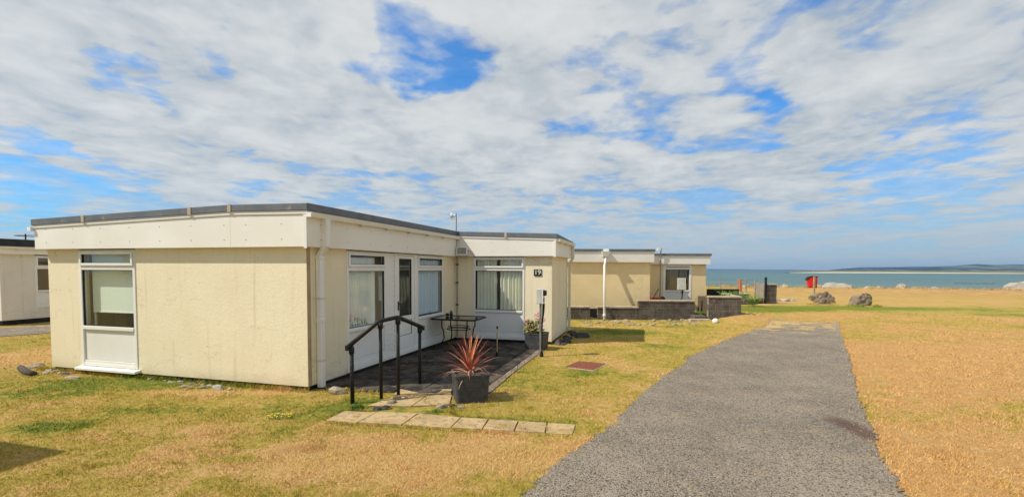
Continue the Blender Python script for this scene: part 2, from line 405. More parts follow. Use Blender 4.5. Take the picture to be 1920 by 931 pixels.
# openings measured off the walls
def rect(fr, a, b): (s0, z1), (s1, z0) = fr.px(*a), fr.px(*b); return s0, s1, z0, z1
f0 = FRT.px(148, 468)[0]; f1 = FRT.px(257, 600)[0]
holes_f = [(f0, f1, .13, ZF)]
s_w1a = SID.px(650, 540)[0]; s_w1b = SID.px(723, 540)[0]; s_d0 = SID.px(741.5, 540)[0]; s_d1 = SID.px(781.5, 540)[0]; s_w3b = SID.px(830, 540)[0]
holes_s = [(s_w1a, s_w3b, .10, ZF)]
w0 = WNG.px(888, 540)[0]; w1 = WNG.px(983.5, 540)[0]
holes_w = [(w0, w1, .10, ZF)]
m = MB()
wall_panels(m, FRT, ZB, ZF+.06, holes_f, s0=.0, s1=FRT.len-.002)
wall_panels(m, SID, ZB, ZF+.06, holes_s, s0=.14)
wall_panels(m, WNG, ZB, ZF+.06, holes_w, s0=.0)
wall_panels(m, WSD, ZB, ZF+.06, [], s0=.14)
wall_panels(m, BCK, ZB, ZF+.06, [], s0=.14); wall_panels(m, LFT, ZB, ZF+.06, [], s0=.14, s1=LFT.len-.14)
m.build('wall', 'wall', house)
m = MB(); ring(m, offset(wp, -.035), offset(wp, -.2), [-.15]*6, [ZB+.015]*6); m.build('plinth', 'plinth', house)
m = MB(); ip = offset(wp, -.25); 
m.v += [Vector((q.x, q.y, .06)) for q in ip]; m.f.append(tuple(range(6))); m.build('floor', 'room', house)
# roof, edge trim and fascia.  a ridge point is inserted in the front and back edge
sr = FRT.px(430, 400, .12)[0]
fo = offset(wp, .11)
ridge_f = fo[0] + (fo[1]-fo[0])*(sr/FRT.len)
ridge_b = ridge_f + Vector((.284, .959))*8.0
def isect(p, d, a, b):
    e = b-a; den = d.x*e.y-d.y*e.x; t = ((a.x-p.x)*e.y-(a.y-p.y)*e.x)/den; return p+d*t
bd = Vector((.284, .959))
def mk_out(o):
    q = offset(wp, o); rf = q[0] + (q[1]-q[0])*((sr+.1)/(FRT.len+.2)); rb = isect(rf, bd, q[4], q[5])
    return [q[0], rf, q[1], q[2], q[3], q[4], rb, q[5]]
zr = FRT.px(430, 383, .14)[1]; zl = FRT.px(59, 410.6, .14)[1]
zt = [zl, zr, 2.712, 2.712, 2.62, 2.56, zr, zl]
zf = [z-.105 for z in zt]
m = MB(); ring(m, mk_out(.14), mk_out(.03), zf, zt); m.build('roof_trim', 'felt', house, bevel=.008)
m = MB(); rp = mk_out(.03)
m.v += [Vector((q.x, q.y, z-.03)) for q, z in zip(rp, zt)]; m.f += [(0, 1, 6, 7), (1, 2, 3, 6), (3, 4, 5, 6)]
m.build('roof', 'roof', house)
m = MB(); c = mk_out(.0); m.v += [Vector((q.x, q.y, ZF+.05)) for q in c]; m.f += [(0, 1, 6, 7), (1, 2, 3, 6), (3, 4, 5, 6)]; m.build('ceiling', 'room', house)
fo8 = mk_out(.11); fi8 = mk_out(.075)
fz = [z+.012 for z in zf]
def sub(a, b, k): return a+(b-a)*k
for idx, lab in (([0, 1], None), ([2], None), ([3], None), ([4], None), ([5, 6], None), ([7], None)):
    m = MB(); ring(m, fo8, fi8, [ZF]*8, fz, idx); o = m.build('fascia', 'fascia' if idx != [3] else 'fascia2', house, bevel=.004)
    m = MB()            # fixing screws
    for i in idx:
        a, b = fo8[i], fo8[(i+1) % 8]; d = (b-a); nn = Vector((d.y, -d.x)).normalized(); ln = d.length
        k = .28
        while k < ln-.1:
            for zz in (ZF+.11, ZF+.33):
                q = a + d*(k/ln); m.tube([(q.x-nn.x*.002, q.y-nn.y*.002, zz), (q.x+nn.x*.004, q.y+nn.y*.004, zz)], .006, 6)
            k += .62
    m.build('screw', 'gasket', o)['kind'] = 'stuff'
m = MB(); ring(m, mk_out(.074), mk_out(-.04), [ZF+.004]*8, [ZF+.025]*8); m.build('soffit', 'fascia', house)
m = MB()   # thin raised bead under the trim, with corner posts on the fascia
ring(m, mk_out(.125), mk_out(.109), [z-.045 for z in zf], [z+.002 for z in zf], [0, 1]); m.build('fascia_bead', 'fascia2', house)
m = MB(); ring(m, mk_out(.125), mk_out(.109), [z-.045 for z in zf], [z+.002 for z in zf], [3]); m.build('fascia_bead', 'fascia2', house)
for k, fr in ((2, FRT), (4, WNG)):
    q = fo8[k]; e = fr.d*.05; n_ = fr.n*.012
    b_ = Vector((q.x, q.y, 0))
    m = MB(); m.hexa([(b_-e)+Vector((0, 0, ZF-.02)), b_+Vector((0, 0, ZF-.02)), b_+n_+Vector((0, 0, ZF-.02)), b_-e+n_+Vector((0, 0, ZF-.02)),
            (b_-e)+Vector((0, 0, zf[k]-.047)), b_+Vector((0, 0, zf[k]-.047)), b_+n_+Vector((0, 0, zf[k]-.047)), b_-e+n_+Vector((0, 0, zf[k]-.047))]); m.build('fascia_post', 'fascia2', house)
m = MB()   # joint straps of the metal edge trim
for fr, s, zz in ((FRT, FRT.px(155, 410, .14)[0], None), (FRT, FRT.px(355, 395, .14)[0], None), (FRT, sr+.02, None), (WNG, WNG.len*.55, None)):
    k = max(0, min(1, s/fr.len))
    z_ = (zl+(zr-zl)*min(1, s/sr) if s < sr else zr+(2.712-zr)*(s-sr)/(FRT.len-sr)) if fr is FRT else 2.712+(2.62-2.712)*k
    m = MB(); m.box((s-.03, .139, z_-.11), (s+.03, .147, z_+.004), fr); m.build('trim_joint', 'coping', house)

def gutter(parent, fr, s0, s1, z, t, w=.10, h=.065, lab=None):
    m = MB()
    pr = [(t, z+h), (t, z), (t+w*.72, z), (t+w, z+h), (t+w-.006, z+h), (t+w*.70, z+.006), (t+.006, z+.006), (t+.006, z+h)]
    vs = [fr(s0, a, b) for a, b in pr] + [fr(s1, a, b) for a, b in pr]; n = len(pr)
    m.add(vs, [(i, (i+1) % n, n+(i+1) % n, n+i) for i in range(n)] + [(0, 1, 6, 7), (1, 2, 5, 6), (2, 3, 4, 5), (8, 9, 14, 15), (9, 10, 13, 14), (10, 11, 12, 13)])
    for e in (s0, s1): m.box((e-.003, t, z), (e+.003, t+w*.85, z+h), fr)
    o = m.build('gutter', 'upvc', parent)
    s = s0+.45
    while s < s1:
        b = MB(); b.box((s-.05, t-.002, z-.012), (s+.05, t+w*.8, z-.001), fr); b.box((s-.02, t-.002, z-.03), (s+.02, t+.03, z-.012), fr); s += .78
        b.build('gutter_bracket', 'upvc_dirty', o)
    return o
gutter(house, SID, -.12, SID.len-.13, 2.515, .112)
gutter(house, WSD, -.10, WSD.len+.12, 2.44, .112)
gutter(house, LFT, -.1, LFT.len+.16, 2.41, .112)
def sqpipe(mb, pts, fr, w):
    for (a, b) in zip(pts, pts[1:]):
        (s0, t0, z0), (s1, t1, z1) = a, b
        h = w/2
        if abs(z1-z0) > 1e-6:
            mb.hexa([fr(s1-h, t1-h, z1), fr(s1+h, t1-h, z1), fr(s1+h, t1+h, z1), fr(s1-h, t1+h, z1), fr(s0-h, t0-h, z0), fr(s0+h, t0-h, z0), fr(s0+h, t0+h, z0), fr(s0-h, t0+h, z0)])
def downpipe(parent, fr, s, ztop, zmid, zbot, t0, t1, w=.066, mat='upvc_dirty'):
    m = MB(); sqpipe(m, [(s, t0, ztop), (s, t0, zmid)], fr, w+.012)
    sqpipe(m, [(s, t0, zmid), (s-.01, t1, zmid-.16)], fr, w+.006); sqpipe(m, [(s-.01, t1, zmid-.16), (s-.01, t1, zbot)], fr, w)
    for z in (zmid+.01, zmid-.17, 1.02): m.box((s-.01-w/2-.006, t1-w/2-.006 if z < zmid else t0-w/2-.008, z-.03), (s-.01+w/2+.006, (t1 if z < zmid else t0)+w/2+.008, z+.03), fr)
    o = m.build('downpipe', mat, parent, bevel=.006)
    for z in (.42, 1.35):
        b = MB(); b.box((s-.06-w/2, -.002, z-.012), (s+.04+w/2, .008, z+.012), fr); b.box((s-.012-w/2-.005, .006, z-.012), (s-.008+w/2+.005, t1+w/2+.006, z+.012), fr)
        b.build('pipe_clip', 'upvc_dirty', o)
    return o
sp = SID.px(597, 600, .05)[0]
downpipe(house, SID, sp+.06, 2.515, 2.13, .02, .155, .05, .085, 'upvc')
downpipe(house, WSD, WSD.len-.06, 2.45, 2.10, .02, .155, .07, .07)
m = MB(); m.box((-.001, .0005, ZB+.002), (.07, .006, ZF), SID); m.build('corner_shade_strip', 'brown_and_shade', house)  # brown strip paints the side wall's shade between corner and downpipe

# --- front window unit with roller blind
wz1 = 2.085
win, segs = window(FRT, f0, f1, .135, wz1, house, top=1.852, low=FRT.px(200, 615)[1], label='tall window unit with half drawn blind in the front wall', fat=.055)
bl = MB(); sa, sb = f0+.10, f1-.075
zb_ = FRT.px(200, 583, -.12)[1]
bl.box((sa, -.125, zb_), (sb, -.122, 2.04), FRT); bl.box((sa, -.132, zb_-.02), (sb, -.115, zb_), FRT)
recentre(tag(bl.build('roller_blind', 'blind'), 'pale green roller blind drawn over the upper part of the front window', 'blind'))
rm = MB()   # dim chair back inside
rm.box((f0+.55, -1.1, .05), (f0+.95, -1.05, 1.0), FRT); rm.box((f0+.5, -1.2, .05), (f0+.54, -1.1, 1.05), FRT); rm.box((f0+.96, -1.2, .05), (f0+1.0, -1.1, 1.05), FRT)
recentre(tag(rm.build('chair', M['curt_brown']), 'dark wooden chair back seen under the roller blind', 'chair'))
curtain(FRT, f0+.06, f0+.10, .8, 2.0, -.17, 'curt_cream', 'narrow gathered cream curtain at the left edge of the front window', 3, .012)

# --- side: window, boarded column, door, window
zlow1 = SID.px(665, 615)[1]-.02
window(SID, s_w1a, s_w1b, .16, wz1, house, top=1.85, low=zlow1, sill=False, label='wide window with net curtain left of the door', fat=.05, lowframe=.06)
m = MB(); nb = 20; hz = (wz1-.16)/nb
for i in range(nb): m.box((s_w1b+.003, -.05, .16+i*hz+.003), (s_d0-.045, .006, .16+(i+1)*hz-.003), SID)
m.box((s_w1b+.003, -.055, .16), (s_d0-.045, -.004, wz1), SID)
o = m.build('cladding_panel', 'upvc', house)
o['label'] = 'column of narrow white boards between window and door'
m = MB(); m.box((s_d0-.042, -.05, .16), (s_d0-.002, .012, wz1), SID); 
o = m.build('door_post', 'upvc', house)
m = MB()
for i in range(nb): m.tube([SID(s_d0-.07, .005, .16+(i+.5)*hz), SID(s_d0-.07, .010, .16+(i+.5)*hz)], .007, 6)
m.build('board_fixing', 'gasket', o)['kind'] = 'stuff'
# base board under all three units
m = MB(); m.box((s_w1a-.02, -.05, .085), (s_w3b+.02, .03, .157), SID); m.build('base_rail', 'upvc', house, bevel=.004)
# door
def make_door(fr, s0, s1, z0, z1, parent):
    m = MB(); bars(m, fr, s0, s1, z0, z1, .03, -.06, .014)
    o = m.build('door', 'upvc', parent, bevel=.004)
    l0, l1 = s0+.034, s1-.034
    zg0 = fr.px(760, 591)[1]; zg1 = fr.px(760, 485)[1]
    m = MB(); st = .10
    m.box((l0, -.05, z0+.034), (l0+st, .004, z1-.034), fr); m.box((l1-st, -.05, z0+.034), (l1, .004, z1-.034), fr)
    for a, b in ((z0+.034, z0+.30), (zg0-.10, zg0), (zg1, z1-.034)): m.box((l0+st, -.05, a), (l1-st, .004, b), fr)
    m.build('door_leaf', 'upvc', o, bevel=.004)
    m = MB(); bars(m, fr, l0+st, l1-st, zg0, zg1, .008, -.03, .001); bars(m, fr, l0+st, l1-st, z0+.30, zg0-.10, .006, -.03, .001)
    m.build('gasket', 'gasket', o)
    m = MB(); m.quad(fr(l0+st+.004, -.02, zg0+.004), fr(l1-st-.004, -.02, zg0+.004), fr(l1-st-.004, -.02, zg1-.004), fr(l0+st+.004, -.02, zg1-.004)); m.build('pane', 'glass', o)
    m = MB(); m.box((l0+st+.006, -.03, z0+.306), (l1-st-.006, -.010, zg0-.106), fr); m.build('panel', 'upvc', o, bevel=.003)
    m = MB(); zh = fr.px(748, 569)[1]
    m.box((l0+.035, .004, zh-.13), (l0+.07, .014, zh+.05), fr); m.tube([fr(l0+.052, .012, zh), fr(l0+.052, .05, zh), fr(l0+.19, .05, zh)], .010, 8)
    m.tube([fr(l0+.052, .012, zh-.09), fr(l0+.052, .018, zh-.09)], .012, 8)
    m.build('handle', 'blackmetal', o)
    return o
make_door(SID, s_d0, s_d1-.09, .16, wz1, house)
m = MB(); m.box((s_d1-.088, -.05, .16), (s_d1-.002, .010, wz1), SID); m.build('door_post', 'upvc', house)
window(SID, s_d1, s_w3b, .16, wz1, house, top=1.85, low=SID.px(800, 590)[1]-.03, sill=False, label='window with blue grey curtain right of the door', fat=.05, lowframe=.06)
curtain(SID, s_w1a+.07, s_w1b-.26, .8, 1.98, -.075, 'net', 'white net curtain in the window left of the door', 13, .016)
curtain(SID, s_w1b-.28, s_w1b-.10, .8, 2.0, -.17, 'curt_blue', 'narrow blue curtain at the right edge of the window left of the door', 4, .02)
curtain(SID, s_d1+.05, s_w3b-.09, .8, 1.98, -.075, 'curt_blue', 'blue grey curtain filling the window right of the door', 8, .02)
curtain(SID, s_d0+.10, s_d1-.16, 1.15, 1.8, -.45, 'net', 'dim net curtain hanging behind the glass of the door', 5, .02)
# --- wing window
zlw = WNG.px(935, 583)[1]
window(WNG, w0, w1, .155, wz1, house, top=1.85, low=zlw, sill=False, label='window with cream curtains in the wing beside the number', fat=.05, lowframe=.06)
m = MB(); m.box((w0-.02, -.05, .085), (w1+.02, .045, .152), WNG); m.build('base_rail', 'upvc', house, bevel=.004)
wm = w0+(w1-w0)*.47
curtain(WNG, w0+.07, wm-.02, .8, 2.02, -.085, 'curt_cream', 'left cream curtain in the wing window, nearer the patio table', 6, .03)
curtain(WNG, wm+.06, w1-.06, .8, 2.02, -.085, 'curt_cream', 'right cream curtain in the wing window, nearer the house number', 6, .03)
# --- house number plate
(n0, nz1), (n1, nz0) = WNG.px(1001.3, 504.4), WNG.px(1015.4, 516.7)
pl = thing('house_number_plate', 'dark square plate with white number 19 on the cream wing wall', 'house number', WNG((n0+n1)/2, 0, nz0))
m = MB(); m.box((n0, .0, nz0), (n1, .018, nz1), WNG); m.build('plate', M['blackmetal'], pl)
def text_mesh(txt, size, fr, s, t, z, parent, mat, name='lettering'):
    cu = bpy.data.curves.new('t', 'FONT'); cu.body = txt; cu.size = size; cu.align_x = 'CENTER'; cu.align_y = 'CENTER'; cu.extrude = .002; cu.offset = .0
    to = bpy.data.objects.new('t', cu); COL.objects.link(to); bpy.context.view_layer.update()
    me = bpy.data.meshes.new_from_object(to.evaluated_get(bpy.context.evaluated_depsgraph_get())); bpy.data.objects.remove(to)
    mb = MB(); mb.v = [fr(s+v.co.x, t+v.co.z, z+v.co.y) for v in me.vertices]; mb.f = [tuple(p.vertices) for p in me.polygons]
    return mb.build(name, mat, parent)
text_mesh('19', .165, WNG, (n0+n1)/2, .021, (nz0+nz1)/2, pl, 'upvc')

# --- flood light, conduit and aerial mast on the wing fascia
fl = thing('floodlight', 'rectangular security floodlight on the wing fascia in the inner corner', 'floodlight', WNG(WNG.px(866, 470, .2)[0], .11, 2.15))
(a0, b1), (a1, b0) = WNG.px(856, 463, .24), WNG.px(876, 477.5, .24)
m = MB(); m.hexa([WNG(a0+.03, .16, b0+.03), WNG(a1-.03, .16, b0+.03), WNG(a1, .26, b0), WNG(a0, .26, b0), WNG(a0+.03, .14, b1-.02), WNG(a1-.03, .14, b1-.02), WNG(a1, .22, b1), WNG(a0, .22, b1)])
m.build('housing', 'upvc_dirty', fl, bevel=.006)
tilt = lambda s, t, z: WNG(s, t+.24-(z-b0)*.2+.02, z)
m = MB(); bars(m, lambda s, t, z: tilt(s, t, z), a0-.005, a1+.005, b0-.006, b1+.004, .022, -.005, .016); m.build('bezel', 'upvc', fl)
m = MB(); m.box((a0+.02, .002, b0+.018), (a1-.02, .007, b1-.02), tilt); m.build('lens', simple('lamp_glass', (.30, .31, .27), (.2, .2, .17), 30, .12, spec=.6), fl)
m = MB(); m.box(((a0+a1)/2-.04, .112, b0+.05), ((a0+a1)/2+.04, .17, b1-.05), WNG); m.tube([WNG(a0+.04, .22, b0-.005), WNG(a0+.10, .20, b0-.06), WNG(a1-.08, .17, b0-.07), WNG(a1-.03, .15, b0-.01)], .008, 6)
m.build('bracket', 'greymetal', fl)
mast = thing('aerial_mast', 'thin grey mast with small white horn aerial above the inner roof corner', 'aerial', WNG(.03, .16, 1.9))
sm, zt_ = WNG.px(855.5, 400, .165)
m = MB(); m.tube([WNG(sm, .165, 2.15), WNG(sm, .165, zt_)], .014, 8); m.build('mast_pole', 'greymetal', mast)
m = MB(); m.box((sm-.02, .112, 2.3), (sm+.02, .18, 2.33), WNG); m.build('mast_bracket', 'greymetal', mast); m = MB(); m.box((sm-.02, .112, 2.5), (sm+.02, .18, 2.53), WNG); m.build('mast_bracket', 'greymetal', mast)
m = MB(); m.tube([WNG(sm-.02, .165, zt_-.05), WNG(sm-.06, .165, zt_-.05), WNG(sm-.10, .165, zt_-.05), WNG(sm-.13, .165, zt_-.05)], [.02, .022, .06, .065], 12); m.tube([WNG(sm+.035, .165, zt_-.03), WNG(sm+.035, .165, zt_-.1)], .008, 6); m.tube([WNG(sm-.02, .165, zt_-.05), WNG(sm+.04, .165, zt_-.05)], .01, 6)
m.build('aerial_horn', 'upvc', mast)
m = MB(); m.tube([WNG(sm-.10+.05*math.cos(a), .165, zt_-.10+.05*math.sin(a)) for a in np.linspace(PI*.9, 2.1*PI, 9)], .005, 5); m.build('cable_loop', 'greymetal', mast)
cd = thing('conduit', 'grey cable conduit running down the wing wall beside the table', 'conduit', WNG(.08, .02, .1))
m = MB(); sc_ = WNG.px(857, 560, .03)[0]; m.tube([WNG(sc_, .03, .1), WNG(sc_, .03, ZF)], .014, 8); m.build('pipe', 'greymetal', cd)
for z in (.9, 1.45, 1.9): m = MB(); m.box((sc_-.03, .0, z-.015), (sc_+.03, .05, z+.015), WNG); m.build('clip', 'blackmetal', cd)
cb = MB(); q = [WNG.px(u, v, .125) for u, v in ((877, 470), (882, 470), (888, 479))]; cb.tube([WNG(a, .125, z) for a, z in q], .006, 5)
recentre(tag(cb.build('cable', 'coping'), 'short brown cable running along the fascia right of the floodlight', 'cable'))

# =================================================================== HOUSE 2 (beyond)
def simple_house(label, pts, zb, zf, ztop, wall, holes, fascia='fascia2', trim='felt', th=.09, name='bungalow', oh=.12, group=None):
    wp_ = V2(*pts); n = len(wp_); t = thing(name, label, 'bungalow', (wp_[0].x, wp_[0].y, 0), group)
    frs = [Fr(wp_[i], wp_[(i+1) % n]) for i in range(n)]
    m = MB()
    for i, fr in enumerate(frs): wall_panels(m, fr, zb, zf+.05, holes.get(i, []), s0=0 if i in holes or i == 0 else .14)
    m.build('wall', wall, t)
    m = MB(); ring(m, offset(wp_, -.03), offset(wp_, -.2), [-.2]*n, [zb+.01]*n); m.build('plinth', 'plinth', t)
    m = MB(); ring(m, offset(wp_, oh), offset(wp_, oh-.03), [zf]*n, [ztop-th+.01]*n); m.build('fascia', fascia, t, bevel=.004)
    m = MB(); ring(m, offset(wp_, oh-.031), offset(wp_, -.04), [zf+.004]*n, [zf+.02]*n); m.build('soffit', fascia, t)
    m = MB(); ring(m, offset(wp_, oh+.03), offset(wp_, oh-.08), [ztop-th]*n, [ztop]*n); m.build('roof_trim', trim, t, bevel=.006)
    m = MB(); q = offset(wp_, oh-.08); m.v += [Vector((a.x, a.y, ztop-.02)) for a in q]; m.f.append(tuple(range(n))); m.build('roof', 'roof', t)
    m = MB(); m.v += [Vector((a.x, a.y, zf+.04)) for a in wp_]; m.f.append(tuple(range(n))); m.build('ceiling', 'room', t)
    return t, frs
ax = lambda px, Y: (px-960)/f_px*Y
YA, YB = 17.3, 17.65
A0 = (2.0, YA); A1 = (ax(1218, YA), YA-.05); B0 = (A1[0]+.02, YB+.25); B1 = (ax(1323.5, YB+.2), YB+.2)
zfA = at(1150, 491.2, YA-.12).z; ztA = at(1150, 466.5, YA-.15).z; zfB = at(1280, 495, YB+.1).z; ztB = at(1280, 475, YB+.08).z
h2, fr2 = simple_house('yellow cream bungalow with white fascia behind the low block walls', [A0, A1, (A1[0]+.6, YA+7), (A0[0]+.6, YA+7)], -.1, zfA, ztA, 'wall_far', {})
frB = Fr(B0, B1)
hb0 = frB.px(1243, 540)[0]; hb1 = frB.px(1296, 540)[0]
# its lower wing
wpB = V2(B0, B1, (B1[0]+.3, YB+5), (B0[0]+.3, YB+5))
m = MB(); wall_panels(m, frB, -.1, zfB+.05, [(hb0, hb1, .05, zfB)]); frs = [Fr(wpB[i], wpB[(i+1) % 4]) for i in range(4)]
for fr in frs[1:3]: wall_panels(m, fr, -.1, zfB+.05, [], s0=.14)
m.build('wing_wall', 'wall_far', h2)
n = 4
m = MB(); ring(m, offset(wpB, .12), offset(wpB, .09), [zfB]*n, [ztB-.075]*n, [0, 1, 2]); m.build('fascia', 'fascia2', h2, bevel=.004)
m = MB(); ring(m, offset(wpB, .15), offset(wpB, .04), [ztB-.085]*n, [ztB]*n, [0, 1, 2]); m.build('roof_trim', 'felt', h2)
m = MB(); q = offset(wpB, .1); m.v += [Vector((a.x, a.y, ztB-.02)) for a in q]; m.f.append((0, 1, 2, 3)); m.build('wing_roof', 'roof', h2)
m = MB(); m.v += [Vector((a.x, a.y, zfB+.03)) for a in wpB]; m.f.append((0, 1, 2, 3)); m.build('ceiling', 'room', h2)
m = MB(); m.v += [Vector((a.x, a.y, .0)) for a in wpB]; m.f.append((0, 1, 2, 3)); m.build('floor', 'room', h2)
window(frB, hb0, hb1, .1, zfB-.01, h2, top=frB.px(1270, 502)[1], low=frB.px(1270, 545)[1], sill=False, fat=.09, lowframe=.05, tr=.06)
curtain(frB, hb0+.1, hb0+.62, .7, zfB-.02, -.12, 'curt_brown', 'brown curtain on the left of the far bungalow window', 6, .03)
curtain(frB, hb0+.66, hb1-.12, .7, zfB-.02, -.12, 'curt_brown', 'brown curtain on the right of the far bungalow window', 5, .03)
# notch and hopper with a leaning downpipe
f2 = fr2[0]
hs, _ = f2.px(1135, 475, .15)
m = MB(); m.hexa([f2(hs-.10, .125, zfA+.20), f2(hs+.10, .125, zfA+.20), f2(hs+.10, .26, zfA+.20), f2(hs-.10, .26, zfA+.20), f2(hs-.15, .125, zfA+.40), f2(hs+.15, .125, zfA+.40), f2(hs+.15, .30, zfA+.40), f2(hs-.15, .30, zfA+.40)])
hop = m.build('hopper', 'upvc', h2, bevel=.005)
m = MB(); P_ = at(1133, 594, 16.25)
m.tube([f2(hs, .2, zfA+.2), f2(hs, .22, zfA+.05), f2(hs-.05, .30, zfA-.12), Vector((P_.x, P_.y, .02))], .042, 12)
dp = m.build('downpipe', 'upvc', h2, smooth=True)
m = MB(); m.tube([Vector((P_.x, P_.y, .16)), Vector((P_.x, P_.y, .22))], .055, 12); m.build('pipe_collar', 'upvc', dp)
m = MB(); m.box((hs-.08, .10, ztA-.10), (hs+.13, .155, ztA+.006), f2); m.build('roof_outlet', 'upvc', h2)
# mast with small aerial on the far wing
q = frB.px(1238.5, 500, .18)
ms = thing('aerial_mast', 'grey mast with square white aerial on the far bungalow roof', 'aerial', frB(q[0], .18, 1.2))
m = MB(); zz = frB.px(1238.5, 464.5, .18)[1]; m.tube([frB(q[0], .18, .4), frB(q[0], .18, zfB), frB(q[0]-.0, .2, zz)], .022, 8); m.build('mast_pole', 'greymetal', ms)
m = MB(); m.box((q[0]-.14, .14, zz-.10), (q[0]-.02, .24, zz-.0), frB); m.build('aerial_box', 'upvc', ms)
# meter box on a stand in front of the far window
def meter(label, base, zt0, zt1, w, d, rot, name='meter_box'):
    t = thing(name, label, 'meter box', base)
    X = Vector((math.cos(rot), math.sin(rot), 0)); Y = Vector((-math.sin(rot), math.cos(rot), 0)); b = Vector(base)
    fr = lambda x, y, z: b + X*x + Y*y + Vector((0, 0, z-b.z))
    m = MB(); m.box((-.018, -.018, 0), (.018, .018, zt0+.02), fr); m.build('post', 'greymetal', t)
    m = MB(); m.box((-w/2, -d/2, zt0), (w/2-.03, d/2, zt1), fr); m.build('cabinet', M['metercab'], t, bevel=.012)
    m = MB(); m.box((w/2-.028, -d/2+.004, zt0+.004), (w/2, d/2-.004, zt1-.004), fr); m.build('cover', M['upvc'], t, bevel=.008)
    m = MB(); m.box((w/2+.001, -d*.32, zt0+(zt1-zt0)*.55), (w/2+.05, d*.3, zt0+(zt1-zt0)*.9), fr); m.build('socket', 'blackmetal', t, bevel=.01)
    m = MB(); m.box((w/2+.001, -d*.3, zt0+(zt1-zt0)*.12), (w/2+.006, d*.15, zt0+(zt1-zt0)*.4), fr); m.build('blue_label', M['bluelab'], t)
    m = MB(); m.tube([fr(.055, .03, zt0), fr(.05, .03, zt0-.16), fr(.028, .03, zt0-.42), fr(.022, .035, .01)], [.028, .024, .012, .010], 8); m.build('cable_duct', 'blackmetal', t)
    m = MB(); m.tube([fr(.03, 0, -.02), fr(.03, 0, .10)], [.04, .03], 8); m.build('foot', 'blackmetal', t)
    return t
M['metercab'] = simple('grey_white_plastic', (.50, .51, .47), (.42, .43, .39), 5, .5)
M['bluelab'] = simple('grey_blue_label', (.22, .27, .36), None, 5, .6)
bq = G(1013, 668)
meter('pale hook-up meter box on a thin post in front of the wing wall', tuple(bq), at(1013, 569, bq.y).z, at(1013, 541, bq.y).z, .14, .15, R_(-22))
bq = at(1283, 597, 16.6)
m2 = meter('white meter box on a post in front of the far bungalow window', (bq.x, bq.y+.35, .0), at(1283, 543, 16.95).z, at(1283, 521, 16.95).z, .27, .16, R_(-10))

# =================================================================== HOUSE 3 (left) and HOUSE 4 (off frame, it shades the lawn)
h3p = G(4, 611); b3 = Vector((.284, .959, 0)); a3 = Vector((.966, -.258, 0))
c0 = h3p - a3*6; c1 = h3p; c2 = h3p + b3*7; c3 = c0 + b3*7
zz3 = at(0, 475.5, h3p.y).z; zt3 = at(0, 447, h3p.y).z
fr3 = Fr((c1.x, c1.y), (c2.x, c2.y))
g0, g1 = fr3.px(65, 500)[0], fr3.px(65, 500)[0]+1.15
h3, frs3 = simple_house('grey cream bungalow with black roof edge at the left edge of the photo', [(c0.x, c0.y), (c1.x, c1.y), (c2.x, c2.y), (c3.x, c3.y)], .16, zz3, zt3, 'wall_grey', {1: [(g0, g1, .5, zz3)]}, 'fascia', 'blackfelt', .22)
window(frs3[1], g0, g1, .5, zz3-.03, h3, top=fr3.px(80, 498)[1], low=fr3.px(80, 545)[1], sill=False, fat=.06)
m = MB(); m.v += [Vector((q.x, q.y, .1)) for q in (c0, c1, c2, c3)]; m.f.append((0, 1, 2, 3)); m.build('floor', 'room', h3)
gutter(h3, frs3[1], -.1, frs3[1].len+.1, zt3-.30, .122)
q = at(48, 447, h3p.y+2)
ae = thing('aerial', 'small dark television aerial on the black edged roof at left', 'aerial', (q.x, q.y, q.z-.1))
m = MB(); m.tube([(q.x, q.y, q.z-.1), (q.x, q.y, q.z+.16)], .02, 6); m.build('stem', 'blackmetal', ae)
m = MB(); m.tube([(q.x-.35, q.y, q.z+.1), (q.x+.35, q.y, q.z+.06)], .012, 6)
for k in range(6): m.tube([(q.x-.3+k*.11, q.y-.1, q.z+.1), (q.x-.3+k*.11, q.y+.1, q.z+.12)], .01, 5)
m.build('element', 'blackmetal', ae)
# roof corner so that its shadow tip falls at the lower left lawn
SE, SA = R_(48.0), R_(16.0)
LD = Vector((math.cos(SA)*math.cos(SE), math.sin(SA)*math.cos(SE), -math.sin(SE)))
tip = G(130, 845); top4 = 2.62
rc = tip - LD*(top4/math.sin(SE)); rc = Vector((rc.x, rc.y, 0))
e1 = rc - a3*.15 - b3*.15
k0 = e1 - b3*7; simple_house('cream bungalow behind the left edge whose roof corner shades the lawn', [((k0-a3*6).x, (k0-a3*6).y), (k0.x, k0.y), (e1.x, e1.y), ((e1-a3*6).x, (e1-a3*6).y)], .07, 2.1, top4, 'wall', {}, 'fascia')

# =================================================================== GROUND
def interp_poly(pts, n):
    out = []
    for a, b in zip(pts, pts[1:]):
        for k in range(n): out.append(a+(b-a)*k/n)
    out.append(pts[-1]); return out
roadL = [G(u, v) for u, v in ((985, 931), (1065, 858), (1140, 800), (1208, 735), (1262, 695), (1305, 664), (1350, 642), (1405, 622), (1440, 608), (1475, 603))]
roadR = [G(u, v) for u, v in ((1693, 931), (1665, 880), (1640, 830), (1618, 760), (1603, 710), (1592, 668), (1584, 645), (1578, 625), (1573, 611), (1568, 604))]
d_ = roadL[0]-roadL[1]; roadL.insert(0, roadL[0]+d_.normalized()*3.2); d_ = roadR[0]-roadR[1]; roadR.insert(0, roadR[0]+d_.normalized()*3.2)
Lp, Rp = interp_poly(roadL, 30), interp_poly(roadR, 30)
def wig(q, amp, s): return Vector((q.x + amp*(.8*mnoise.noise(Vector((q.x*1.1, q.y*1.1, s))) + .45*mnoise.noise(Vector((q.x*8, q.y*8, s)))+ 1.0*mnoise.noise(Vector((q.x*22, q.y*22, s)))), q.y, 0))
Lp = [wig(q, .09, 1.) for q in Lp]; Rp = [wig(q, .07, 5.) for q in Rp]
m = MB(); NX = 14
